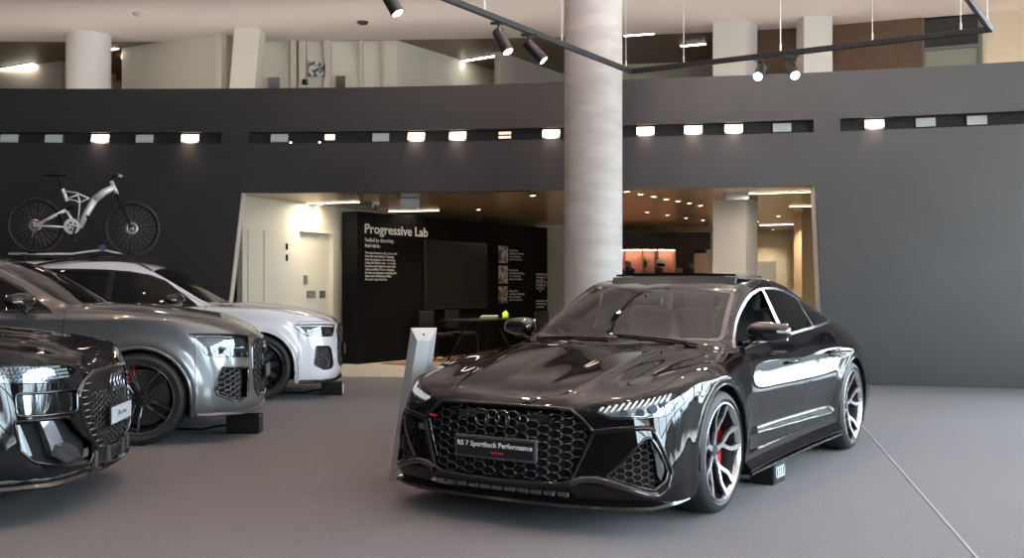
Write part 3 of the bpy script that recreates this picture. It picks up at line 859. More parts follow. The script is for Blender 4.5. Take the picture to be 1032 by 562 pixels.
        # flank ridge above the skirt
        # handles
        for hx,hz in ((-1.42,.818),(-2.40,.846)):
            q=sh.drape((hx,hz),'side'); bm=bmesh.new()
            b_tube(bm,[(hx+.105,(q.y-.004)*1,hz-.004),(hx+.08,q.y+.028,hz),(hx-.03,q.y+.034,hz+.002),(hx-.09,q.y+.028,hz+.003),(hx-.11,q.y,hz+.002)],[.010,.013,.014,.012,.008],8)
            for v in bm.verts: v.co.y*=sd
            bmobj('door_handle',bm,paint,car,smooth=True)
        m=mirror_unit(car,.97,-.80,1.045,sd,blk,1.0)
    # headlights
    hb=sh.boundary(['headlight'])
    lens=glassmat('lamp_lens',(.93,.95,.97))
    for sd in (1,-1):
        h=empty('headlight',(0,0,0)); h.parent=car
        sh.part('lens',lens,h,['headlight'],mirror=False,side=sd,off=.001)
        sh.part('housing',mat('lamp_housing',(.42,.44,.47),.22,.9),h,['headlight'],mirror=False,side=sd,off=-.045)
        # daytime light: row of slanted bars below the upper edge
        bm=bmesh.new(); n=12
        for k in range(n):
            t=k/(n-1); u=-.195+.40*t; zt=.700+.062*t+ .006*math.sin(t*PI); 
            P=[(u+.014,zt-.004),(u+.026,zt-.003),(u-.012,zt-.044),(u-.025,zt-.046)]
            A=[sh.drape(p,'diag',-.010) for p in P]; B=[sh.drape(p,'diag',-.022) for p in P]
            a=[bm.verts.new((q.x,q.y*sd,q.z)) for q in A]; b=[bm.verts.new((q.x,q.y*sd,q.z)) for q in B]
            bm.faces.new(a); bm.faces.new(b[::-1])
            for i in range(4): bm.faces.new((a[i],a[(i+1)%4],b[(i+1)%4],b[i]))
        bmobj('light_bars',bm,mat('light_bar_white',(.85,.86,.88),.3,emit=(1,1,1),estr=.35),h)
        for u,v,r in ((-.075,.664,.022),(.02,.668,.024),(.105,.684,.026),(.185,.705,.026)):
            bm=bmesh.new(); q=sh.drape((u,v),'diag',-.03); q.y*=sd
            b_cyl(bm,q-Vector((.02,.014*sd,0)),q+Vector((.008,.006*sd,0)),r,r*.9,16)
            bmobj('projector',bm,mat('projector_glass',(.10,.13,.18),.08,.2,1.),h,smooth=False,autosmooth=R(30))
        ln=[sh.drape(p,'diag',-.012) for p in densify([(-.21,.676),(-.145,.642),(.02,.644),(.16,.656),(.205,.68)],.02,False)]
        bm=bmesh.new(); b_tube(bm,[(q.x,q.y*sd,q.z) for q in ln],.005,6); bmobj('lower_trim',bm,chrm,h)
    # fender vent behind the front wheel
    # roof: raised sunroof deflector, rails, antenna
    bm=bmesh.new()
    b_prism(bm,[(x-.12,y) for x,y in [(-1.30,-.50),(-1.26,-.3),(-1.245,0),(-1.26,.3),(-1.30,.50),(-1.345,.50),(-1.31,.3),(-1.295,0),(-1.31,-.3),(-1.345,-.50)]],1.385,1.428)
    for v in bm.verts: 
        v.co.x-=(v.co.z-1.385)*.8; v.co.z-=.010*(abs(v.co.y)/.5)**2
        if v.co.z<1.38: v.co.x+=.0
    bmobj('sunroof_deflector',bm,mbk,car)
    bm=bmesh.new()
    b_prism(bm,[(-1.48,-.49),(-1.45,0),(-1.48,.49),(-2.05,.49),(-2.05,-.49)],1.436,1.452)
    for v in bm.verts: v.co.z-=.012*(abs(v.co.y)/.5)**2+.012*max(0,(-1.48-v.co.x))/.6
    bmobj('sunroof_panel',bm,blk,car)
    bm=bmesh.new(); b_box(bm,(-2.42,0,1.385),(.16,.035,.05),bev=.015); bmobj('roof_antenna',bm,blk,car)
    # wipers
    for a,b in (((-.44,.62),(-.56,.02)),((-.42,-.02),(-.55,-.60))):
        bm=bmesh.new(); P=[]
        for k in range(9):
            t=k/8; p=(a[0]+(b[0]-a[0])*t*.35+.005,a[1]+(b[1]-a[1])*t); q=sh.drape(p,'top',.010); P.append(q)
        b_tube(bm,P,.007,6); bmobj('wiper',bm,mbk,car)
    # inner mirror
    bm=bmesh.new(); b_box(bm,(-1.02,0,1.245),(.03,.22,.06),bev=.014); b_tube(bm,[(-1.0,0,1.27),(-.98,0,1.30)],.012,6); bmobj('cabin_mirror',bm,mat('mirror_back',(.05,.06,.06),.15),car)
    interior(car,.30,.925,-.72,.52,(-1.55,-2.45),-.38,mat('dark_leather',(.07,.072,.075),.45),.72,-3.0)
    # closing plates: scuttle under the screen, bulkheads, underside
    bm=bmesh.new(); b_box(bm,(-1.45,0,.235),(4.2,1.3,.03)); bmobj('underbody',bm,mbk,car)
    # wheels
    sp=mat('wheel_gunmetal',(.045,.047,.052),.3,.8); fc=mat('wheel_machined',(.72,.72,.74),.22,1.)
    red=mat('caliper_red',(.62,.008,.015),.3,0,.5)
    for wx in (0,-2.93):
        for sd in (1,-1): 
            wheel('wheel',car,(wx,sd*.822,.365),sd,.365,.292,.285,'y5',sp,fc,(red,R(200) if sd>0 else R(-20)))
    return car,sh
# ------------------------------------------------------------------ tall car surfaces: same layout of stations, other proportions
def suv_shell(kind):
    T,F,S,Rr=lib_rs7_cage()
    kz={'grey':[(.17,.235),(.245,.30),(.36,.42),(.48,.56),(.60,.715),(.64,.80),(.668,.872),(.735,.955),(.79,1.035),(.82,1.072),(.87,1.105),(.895,1.135),(.955,1.172),(.985,1.19),(1.282,1.50),(1.42,1.64)],
        'white':[(.17,.20),(.245,.29),(.36,.42),(.48,.56),(.60,.72),(.64,.80),(.668,.872),(.735,.945),(.79,1.01),(.82,1.04),(.87,1.085),(.895,1.10),(.955,1.135),(.985,1.15),(1.282,1.49),(1.42,1.69)],
        'black':[(.17,.20),(.245,.28),(.36,.40),(.48,.55),(.60,.70),(.64,.77),(.668,.845),(.735,.945),(.79,.99),(.82,1.005),(.87,1.03),(.895,1.045),(.955,1.085),(.985,1.10),(1.282,1.48),(1.42,1.66)]}[kind]
    zx,zy=[a for a,b in kz],[b for a,b in kz]
    wb={'grey':2.995,'white':2.99,'black':2.89}[kind]; nose={'grey':.0,'white':.012,'black':-.095}[kind]
    roof={'white':{9:1.635,10:1.66,11:1.665,12:1.665,13:1.66,14:1.645,15:1.61},
          'grey':{10:1.635,11:1.63,12:1.61,13:1.57,14:1.50,15:1.41},'black':{9:1.62,10:1.645,11:1.65,12:1.635,13:1.60,14:1.55,15:1.47}}[kind]
    def mp(p,i=None,m=None):
        x,y,z=p; Z=float(np.interp(z,zx,zy)); X=x*(wb/2.93) if x<0 else x+nose*max(0,min(1,x/.9))
        Y=y*1.022
        if x>.55 and Z<.6: X-=.10*(.6-Z)**1.0*(1 if x>.9 else .8)          # chin tucks in
        if i is not None and i in roof and m is not None and m<=5:
            zc=T[i][0][2]; zb=T[i][5][2]; f=(z-zb)/(zc-zb); f=min(1,max(0,f)); belt={'grey':1.16,'white':1.13,'black':1.10}[kind]
            Z=belt+(roof[i]-belt)*f
            if m<=4: Y+=.03*(4-m)/4*(1 if m>0 else 0)+.03*(m>0)
        elif i in (7,8) and m in (3,4): Y+=.02
        return (X,Y,Z)
    T=[[mp(p,i,m) for m,p in enumerate(r)] for i,r in enumerate(T)]
    F=[[mp(p) for p in r] for r in F]; S=[[mp(p) for p in r] for r in S]; Rr=[[mp(p) for p in r] for r in Rr]
    # upright tail
    for i in (15,16,17):
        for m in range(7):
            x,y,z=T[i][m]
            if i==17: T[i][m]=(x+.02,y,z+ {'white':.12,'grey':.05,'black':.12}[kind])
            if i==16 : T[i][m]=(x,y,z+{'white':.22,'grey':.09,'black':.2}[kind]*(1 if m<4 else .4))
    V,Fc=body_surface(T,F,S,Rr,levels=3)
    x,y,z=V[:,0].copy(),V[:,1].copy(),V[:,2].copy(); rc=.395
    flare(V,0,rc,.47,.020,w=.055); flare(V,-wb,rc,.47,.020,w=.055)
    yc=.46+.10*sst(.9,-.5,x); hood=sst(-.50,-.40,x)*sst(.86,.94,z)*(1-sst(.84,.92,x))
    V[:,2]+=hood*.018*(1-sst(yc-.005,yc+.045,y))
    side=sst(.82,.88,y); dr=sst(-.35,-.6,x)*sst(-2.55,-2.3,x)
    V[:,1]-=side*dr*.018*np.exp(-((z-.62)/.12)**2); V[:,1]+=side*dr*.010*np.exp(-((z-.42)/.05)**2)
    V[:,1]+=side*.010*np.exp(-((z-1.075)/.03)**2)*sst(.5,.2,x)
    V[V[:,1]<1e-4,1]=0
    return Shell(V,Fc),wb
SUVP={'grey':((-3.313,9.968,0),R(9)),'white':((-3.148,13.508,0),R(9)),'black':((-3.4352,6.808,0),R(6))}
# ------------------------------------------------------------------ the three tall cars on the left
def clip_poly(P,x_hi,x_lo,z0=1.2):
    def clip(P,f):
        o=[]
        for i in range(len(P)):
            a,b=P[i],P[(i+1)%len(P)]; fa,fb=f(a),f(b)
            if fa>=0: o.append(a)
            if (fa>=0)!=(fb>=0): t=fa/(fa-fb); o.append((a[0]+(b[0]-a[0])*t,a[1]+(b[1]-a[1])*t))
        return o
    if x_hi: P=clip(P,lambda p:(x_hi[0]+x_hi[1]*(p[1]-z0))-p[0])
    if x_lo: P=clip(P,lambda p:p[0]-(x_lo[0]+x_lo[1]*(p[1]-z0)))
    return P
SUV={
 'grey':dict(label='metallic grey SUV with copper reflections between the black and white SUVs',
    paint=('grey_car_paint',(.105,.112,.118),.30,.45),
    head=[(.394,.946),(.330,.84),(.281,.763),(.20,.745),(.094,.738),(-.10,.725),(-.185,.712),(-.20,.80),(-.232,.905),(.009,.930),(.2,.942)],
    intake=[(.162,.655),(-.17,.628),(-.150,.375),(.043,.352),(.215,.420),(.232,.47),(.20,.56)],
    grille=[(-.05,.870),(.40,.868),(.52,.82),(.55,.60),(.50,.43),(.40,.36),(-.05,.34)],
    dlo=[(-.72,1.140),(-.86,1.235),(-1.0,1.322),(-1.164,1.405),(-1.35,1.46),(-1.6,1.50),(-2.0,1.50),(-2.5,1.45),(-3.0,1.34),(-3.3,1.24),(-3.25,1.20),(-2,1.165),(-1.2,1.15)],
    style='twin5',cal=True,hood_z=.865,wind_z=1.12),
 'white':dict(label='white SUV with roof rack and bicycle, farthest from the camera',
    paint=('white_car_paint',(.62,.63,.66),.25,.0),
    head=[(.404,.898),(.350,.82),(.284,.760),(.10,.750),(-.130,.742),(-.20,.80),(-.235,.880),(0,.893),(.2,.898)],
    intake=[(.173,.636),(-.016,.628),(-.06,.60),(-.120,.405),(-.06,.365),(.095,.356),(.206,.420)],
    grille=[(-.05,.866),(.42,.864),(.535,.80),(.555,.60),(.51,.43),(.42,.37),(-.05,.35)],
    dlo=[(-.70,1.122),(-.93,1.300),(-1.1,1.40),(-1.28,1.470),(-1.5,1.51),(-1.75,1.53),(-2.1,1.54),(-2.6,1.54),(-3.2,1.52),(-3.55,1.47),(-3.66,1.40),(-3.5,1.18),(-2.5,1.15),(-1.5,1.13)],
    style='y10',cal=False,hood_z=.86,wind_z=1.09),
 'black':dict(label='glossy black SUV with pale number plate at the left foreground',
    paint=('black_suv_paint',(.006,.006,.007),.14,.0),
    head=[(.36,.918),(.36,.83),(.317,.812),(.114,.797),(-.023,.797),(-.10,.810),(-.195,.853),(-.10,.885),(.103,.905),(.25,.915)],
    intake=[(.262,.592),(.10,.594),(-.086,.585),(-.16,.50),(-.30,.41),(-.315,.33),(-.277,.272),(-.05,.30),(.17,.362),(.24,.43)],
    grille=[(-.05,.835),(.36,.825),(.50,.77),(.555,.70),(.525,.54),(.45,.45),(.33,.345),(-.05,.315)],
    dlo=[(-.70,1.09),(-.93,1.26),(-1.1,1.36),(-1.28,1.43),(-1.6,1.50),(-2.1,1.51),(-2.6,1.49),(-3.1,1.42),(-3.3,1.30),(-3.2,1.14),(-2,1.11)],
    style='y10',cal=False,hood_z=.84,wind_z=1.04)}
def build_suv(kind):
    P=SUV[kind]; sh,wb=suv_shell(kind); loc,rz=SUVP[kind]
    car=empty('car',loc,rz,P['label'],'car'); pn,pc,pr,pm=P['paint']; paint=mat(pn,pc,pr,pm,1.,spec=.0 if kind=='black' else .5); blk,mbk,chrm=BLK(),MBK(),CHR()
    void=mat('void_black',(.002,.002,.002),.9); RW=.395; gl=glassmat('suv_glass',(.08,.085,.085)); gw=glassmat('suv_windscreen',(.42,.47,.45))
    sh.cut('bonnet',[(1.0,-.05),(.91,.40),(.86,.55),(.75,.745),(.60,.84),(.40,.885),(.1,.875),(-.2,.85),(-.5,.80),(-.60,.77),(-.52,.57),(-.46,.35),(-.43,.15),(-.42,-.05)],'top',cond=lambda c:c.z>P['hood_z'])
    ws=rnd([(-.45,-.2),(-.46,.2),(-.51,.48),(-.60,.730),(-.68,.735),(-.88,.700),(-1.08,.660),(-1.23,.625),(-1.19,.45),(-1.15,.2),(-1.14,-.2)],.02)
    sh.cut('windscreen',ws,'top',cond=lambda c:c.z>.9)
    zz=lambda c:c.z>P['wind_z']-.08; dlo=P['dlo']; dr=lambda c:c.y>.6
    sh.cut('front_door',[(-.60,1.13),(-.61,.9),(-.60,.55),(-.56,.36),(-1.66,.36),(-1.74,.5),(-1.76,.9),(-1.72,1.25),(-1.6,1.5),(-.95,1.3)],'side',cond=dr)
    sh.cut('rear_door',[(-1.66,.36),(-1.74,.5),(-1.76,.9),(-1.72,1.25),(-2.5,1.4),(-2.72,1.15),(-2.66,.95),(-2.55,.80),(-2.48,.6),(-2.35,.45),(-2.2,.36)],'side',cond=dr)
    cx=sum(p[0] for p in dlo)/len(dlo); cz=sum(p[1] for p in dlo)/len(dlo)
    sh.cut('window_frame',[(x+(.02 if x>cx else -.02),z+(.016 if z>cz else -.018)) for x,z in dlo],'side',cond=zz)
    sh.cut('front_window',rnd(clip_poly(dlo,None,(-1.69,.12)),.015),'side',cond=zz)
    sh.cut('rear_side_window',rnd(clip_poly(dlo,(-1.76,.12),(-2.62,.2)),.015),'side',cond=zz)
    sh.cut('quarter_window',rnd(clip_poly(dlo,(-2.67,.2),None),.015),'side',cond=zz)
    sh.cut('grille_opening',P['grille'],'front',cond=lambda c:c.x>.6)
    sh.cut('headlight',P['head'],'diag',cond=lambda c:c.x>.3)
    sh.cut('side_intake',rnd(P['intake'],.02),'diag',cond=lambda c:c.x>.4)
    if kind=='black': sh.cut('lamp_panel',rnd([(.25,.748),(-.166,.738),(-.155,.606),(.249,.622)],.03),'diag',cond=lambda c:c.x>.4)
    for wx in (0,-wb):
        sh.cut('opening',circ(wx,RW,.432,44,0,180)+[(wx-.432,.30),(wx-.41,.05),(wx+.43,.05),(wx+.432,.25)],'side',cond=lambda c:c.y>.5)
    sh.cut('front_bumper',[(-.05,1.0),(1.1,1.0),(1.1,.05),(-.05,.05)],'front',inside_of=['body'],cond=lambda c:c.x>.47 and c.z<.93)
    sh.part('bonnet',paint,car); sh.part('body_shell',paint,car,['body']); sh.part('front_bumper',paint,car)
    for sd in (1,-1):
        for nm in ('front_door','rear_door'): sh.part('door',paint,car,[nm],mirror=False,side=sd)
        sh.part('window_frame',blk if kind!='grey' else mat('anthracite_trim',(.04,.04,.045),.25,.5),car,['window_frame'],mirror=False,side=sd,off=.003)
        for nm in ('front_window','rear_side_window','quarter_window'): sh.part('window',gl if nm=='front_window' else MATS['privacy_glass'],car,[nm],mirror=False,side=sd,off=.001)
    sh.part('windscreen',gw,car,off=.001); sh.strip('windscreen_surround',sh.boundary(['windscreen']),.03,blk,car,off=.002)
    for nm in ('bonnet','front_door','rear_door','headlight','front_bumper'): sh.strip('panel_gap',sh.boundary([nm]),.006,SEAM(),car,off=.0008)
    for wx in (0,-wb):
        L=[sh.drape((wx+math.cos(R(a))*.436,RW+math.sin(R(a))*.436),'side') for a in range(-6,187,4)]
        for sd in (1,-1):
            sh.strip('arch_lip',[L],.030,paint,car,sides=(sd,),h=.010); liner(car,wx,.965,RW,.438,.42,mbk,sd)
    gb=sh.boundary(['grille_opening']); lip(sh,gb,.05,blk,car,'grille_surround',dirv=Vector((-1,0,0)))
    sh.part('grille_back',void,car,['grille_opening'],off=-.05); sh.strip('grille_frame',gb,.026,blk,car,h=.010)
    gi=inpoly([(y*.97,.6+(z-.6)*.96) for y,z in [(-.001/.97,P['grille'][0][1])]+P['grille'][1:-1]+[(-.001/.97,P['grille'][-1][1])]])
    hm=mat('grille_mesh',(.020,.021,.024),.20,0,.7)
    if kind!='black':
        bmobj('grille_mesh',honeycomb(sh,gi,'front',0,.6,.34,.9,.100,.060,-.016,.007),hm if kind=='grey' else mat('grille_satin',(.05,.05,.055),.25,.5,.5),car,smooth=True)
    else:
        bm=bmesh.new()                  # short ribs framing a closed glossy nose
        for sg in (1,-1):
            for k in range(11):
                z=.36+k*.040; yo=float(np.interp(z,[.345,.45,.54,.70,.77],[.33,.45,.525,.555,.50]))-.015
                a=sh.drape((yo,z),'front',-.002); b=sh.drape((yo-.10,z),'front',-.004)
                b_tube(bm,[(a.x,a.y*sg,a.z),((a.x+b.x)/2+.006,(a.y+b.y)/2*sg,z),(b.x,b.y*sg,b.z)],[.012,.014,.009],6)
        bmobj('grille_ribs',bm,blk,car)
        sh.part('grille_panel',mat('grille_gloss',(.004,.004,.0045),.3,0,0,spec=.3),car,['grille_opening'],off=-.012)
        bmobj('grille_mesh',honeycomb(sh,inpoly([(-.001,.70),(.40,.70),(.42,.54),(.34,.45),(.24,.37),(-.001,.35)]),'front',0,.45,.34,.80,.060,.034,-.009,.0042),BLK(),car,smooth=True)
    rings_badge('ring_badge',car,sh,{'grey':.78,'white':.77,'black':.737}[kind],.052,mat('dark_chrome',(.10,.10,.11),.12,1.) if kind!='black' else mat('ring_silver',(.25,.27,.30),.15,1.),xoff=.012,tr=.0075)
    ib=sh.boundary(['side_intake']); lip(sh,ib,.06,blk,car,'intake_surround',dirv=Vector((-.6,-.5,0)))
    sh.part('intake_back',void,car,['side_intake'],off=-.06); sh.strip('intake_frame',ib,.02,blk if kind!='black' else paint,car,h=.008)
    pin=inpoly([(u*.96,.5+(v-.5)*.94) for u,v in P['intake']])
    for sd in (1,-1):
        if kind!='black': bmobj('intake_mesh',honeycomb(sh,(lambda p:pin(p)) if kind=='white' else (lambda p:pin(p) and p[0]>-.06),'diag',-.24,.26,.34,.66,.078 if kind=='grey' else .07,.046,-.018,.0058,sides=(sd,)),mat('intake_mesh_light',(.16,.16,.165),.22,.8),car,smooth=True)
    # number plate
    pz={'grey':.56,'white':.56,'black':.537}[kind]; q=sh.drape((0,pz),'front'); tilt=0
    pl=empty('number_plate',(q.x+.018,0,pz)); pl.parent=car
    bm=bmesh.new(); b_box(bm,(0,0,0),(.016,.50,.126),bev=.006); bmobj('plate_frame',bm,mbk,pl)
    bm=bmesh.new(); b_box(bm,(.006,0,0),(.012,.476,.106),bev=.003); bmobj('plate_face',bm,mat('plate_pale',(.42,.44,.48),.35) if kind!='grey' else mat('plate_dark',(.03,.03,.035),.3),pl)
    if kind=='black':
        M=Matrix.Translation((.0125,0,0))@Matrix(((0,0,1,0),(1,0,0,0),(0,1,0,0),(0,0,0,1)))
        textobj('plate_text','Q6 e-tron',.05,mat('plate_ink',(.05,.05,.06),.5),pl,M@Matrix.Translation((0,-.012,0)),'CENTER',.001)
    # splitter and sills
    col2={'grey':mat('splitter_grey',(.10,.11,.12),.3,.6),'white':mbk,'black':mat('splitter_satin',(.075,.08,.085),.35,.5)}[kind]
    z0={'grey':.245,'white':.215,'black':.215}[kind]
    path=[]
    for y in (0,.2,.42,.60,.73,.83): 
        q=sh.drape((y,z0+.03),'front'); path.append((q.x-.01,y,z0+.02*(1-y)*0))
    for x in (.66,.56,.48): q=sh.drape((x,z0+.03),'side'); path.append((x,q.y-.01,z0+.006))
    sweep_plan(path,[(-.08,-.014),(.020,-.016),(.032,-.004),(.024,.010),(-.01,.030),(-.08,.03)],col2 if kind=='grey' else blk,car,'front_splitter')
    if kind=='black':
        sweep_plan([(x-.004,y,z+.058) for x,y,z in path],[(-.04,-.03),(.014,-.03),(.020,-.018),(.006,.022),(-.04,.028)],col2,car,'splitter_insert')
    for sd in (1,-1):
        sweep_plan([(-.45,.93,.30),(-1,.915,.30),(-1.8,.915,.30),(-2.5,.93,.30)],[(-.06,-.06),(.035,-.055),(.05,-.02),(.03,.03),(-.03,.06)],mbk if kind=='black' else paint,car,'side_skirt',sides=(sd,))
        for hx in (-1.45,-2.42):
            hz=P['wind_z']-.13; q=sh.drape((hx,hz),'side'); bm=bmesh.new()
            b_tube(bm,[(hx+.105,q.y-.004,hz),(hx+.08,q.y+.028,hz),(hx-.03,q.y+.034,hz),(hx-.11,q.y,hz)],[.010,.014,.014,.009],8)
            for v in bm.verts: v.co.y*=sd
            bmobj('door_handle',bm,paint,car,smooth=True)
        mirror_unit(car,1.04,-.92,1.215 if kind=='grey' else (1.185 if kind=='white' else 1.14),sd,blk,1.12)
    lens=glassmat('lamp_lens',(.93,.95,.97))
    for sd in (1,-1):
        h=empty('headlight',(0,0,0)); h.parent=car
        sh.part('lens',lens,h,['headlight'],mirror=False,side=sd,off=.001)
        sh.part('housing',mat('lamp_housing_bright',(.13,.14,.15),.22,.95) if kind=='black' else mat('lamp_housing_dark',(.05,.053,.06),.25,.4),h,['headlight'],mirror=False,side=sd,off=-.045)
        H=P['head']; bm=bmesh.new()
        if kind=='black':
            for r_ in range(4):
                for k in range(18):
                    u=-.12+k*.024+r_*.006; v=.822+r_*.022
                    if not inpoly(H)((u,v)): continue
                    q=sh.drape((u,v),'diag',-.02); q.y*=sd; b_box(bm,q,(.012,.010,.014),bev=.002,seg=1)
            bmobj('light_segments',bm,mat('segment_glass',(.75,.80,.85),.12,.6,emit=(.8,.9,1),estr=.05),h)
        else:
            top=[p for p in H if p[1]>(.88 if kind=='white' else .90)]; top.sort()
            if kind=='white':
                ln=[(-.21,.862),(0,.876),(.2,.880),(.355,.880),(.31,.83),(.265,.775)]
            else: ln=[(-.20,.885),(.0,.908),(.2,.920),(.355,.925),(.30,.84),(.265,.775)]
            pts=[sh.drape(p,'diag',-.012) for p in densify(ln,.02,False)]
            b_tube(bm,[(q.x,q.y*sd,q.z) for q in pts],.007 if kind=='white' else .004,6)
            bmobj('daytime_light',bm,mat('light_bar_white',(.85,.86,.88),.3,emit=(1,1,1),estr=.35) if kind=='white' else chrm,h)
            for cu,cv in ((.12,.80),(-.06,.79)) if kind=='grey' else ((.18,.81),(.06,.805),(-.06,.80)):
                bm=bmesh.new(); q=sh.drape((cu,cv),'diag',-.03); q.y*=sd
                b_box(bm,q,(.06,.13,.075) if kind=='grey' else (.05,.08,.06),rot=Matrix.Rotation(R(45)*-sd*-1,3,'Z'),bev=.018,seg=3)
                bmobj('lamp_module',bm,mat('lamp_module',(.20,.22,.24),.12,.9) if kind=='grey' else mat('lamp_module_dark',(.05,.055,.065),.12,.6),h,smooth=False,autosmooth=R(30))
    if kind=='black':
        for sd in (1,-1):
            sh.part('lamp_panel',mat('panel_gloss',(.02,.022,.025),.06,.6,1.),car,['lamp_panel'],mirror=False,side=sd,off=-.018)
            sh.strip('lamp_panel_trim',sh.boundary(['lamp_panel']),.014,mat('dark_chrome',(.10,.10,.11),.12,1.),car,sides=(sd,),h=.006)
            for nm,Q,mm,o1 in (('intake_blade',[(.128,.595),(.045,.595),(-.045,.44),(.045,.395)],mat('satin_silver',(.30,.31,.33),.35,.8),-.004),
                            ('lower_lamp',[(.06,.385),(.03,.44),(-.06,.445),(-.15,.40),(-.19,.335),(-.06,.325)],mat('lamp_module',(.20,.22,.24),.12,.9),-.002),
                            ('intake_vane',[(.255,.575),(.235,.575),(.175,.40),(.20,.385),(.235,.43)],mat('satin_silver',(.30,.31,.33),.35,.8),-.006)):
                bm=bmesh.new(); D=densify(Q,.05); A=[sh.drape(p,'diag',o1) for p in D]; B=[sh.drape(p,'diag',-.05) for p in D]
                a=[bm.verts.new((q.x,q.y*sd,q.z)) for q in A]; b=[bm.verts.new((q.x,q.y*sd,q.z)) for q in B]
                bm.faces.new(a); bm.faces.new(b[::-1])
                for i in range(len(D)): bm.faces.new((a[i],a[(i+1)%len(D)],b[(i+1)%len(D)],b[i]))
                bmobj(nm,bm,mm,car)
            bm=bmesh.new()              # pale pad on the outer end of the lower air duct
            for y in (.17,.38):
                q=sh.drape((y,.295),'front',.0); b_box(bm,(q.x+.002,q.y*sd,.295),(.03,.05 if y<.3 else .035,.10),bev=.006)
            bmobj('duct_vanes',bm,col2,car)
    if kind=='white':
        for sd in (1,-1):
            bm=bmesh.new(); P2=[]
            for k in range(13):
                x=-1.25-k*.19; z=sh.drape((x,.66),'top').z; P2.append((x,.66*sd,z+(.045 if 0<k<12 else .0)))
            b_tube(bm,P2,.014,8); bmobj('roof_rail',bm,blk,car,smooth=True)
    interior(car,.42,P['wind_z']-.03,-.74,.66,(-1.55,-2.45),-.38,mat('dark_leather',(.035,.036,.04),.45),.76,-3.2)
    bm=bmesh.new(); b_box(bm,(-1.45,0,.30),(4.2,1.3,.03)); bmobj('underbody',bm,mbk,car)
    sp=mat('wheel_gloss_black',(.012,.012,.014),.18,.3,.8); fc=mat('wheel_dark_edge',(.05,.05,.055),.16,.9) if kind!='grey' else mat('wheel_dark_face',(.20,.20,.215),.16,.9,.6)
    red=mat('caliper_red',(.62,.008,.015),.3,0,.5); cd=mat('caliper_black',(.02,.02,.02),.3)
    for wx in (0,-wb):
        for sd in (1,-1): wheel('wheel',car,(wx,sd*.835,RW),sd,RW,.298,.30,P['style'],sp,fc,(red if P['cal'] else cd,R(-20) if sd<0 else R(200)))
    sh.bm.free(); return car
# ------------------------------------------------------------------ the hall
def spline(pts):
    xs=np.array([p[0] for p in pts],float); ys=np.array([p[1] for p in pts],float)
    m=np.gradient(ys,xs)
    def f(x):
        i=int(np.clip(np.searchsorted(xs,x)-1,0,len(xs)-2)); h=xs[i+1]-xs[i]; t=(x-xs[i])/h
        if x<xs[0] or x>xs[-1]: 
            j=0 if x<xs[0] else -1; return float(ys[j]+m[j]*(x-xs[j]))
        return float((2*t**3-3*t*t+1)*ys[i]+(t**3-2*t*t+t)*h*m[i]+(-2*t**3+3*t*t)*ys[i+1]+(t**3-t*t)*h*m[i+1])
    return f
wallY=spline([(-14,15.4),(-7.68,15.97),(-4.22,15.97),(-1.23,15.78),(1.65,15.28),(4.34,14.74),(6.74,14.04),(9.5,13.0),(13,11.3)])
edgeY=spline([(-14,18.0),(-8.9,18.5),(-2.4,18.4),(1.5,18.1),(4.94,17.46),(6.09,17.04),(7.88,16.4),(13,14.0)])
def px_on_wall(px):
    X=0.
    for _ in range(30): X=(px-516)/FPX*wallY(X)
    return X
def zat(py,Y): return HCAM+(HY-py)/FPX*Y
HC=5.6; HS=2.75
WT=.17
def structure(o): o['kind']='structure'; return o
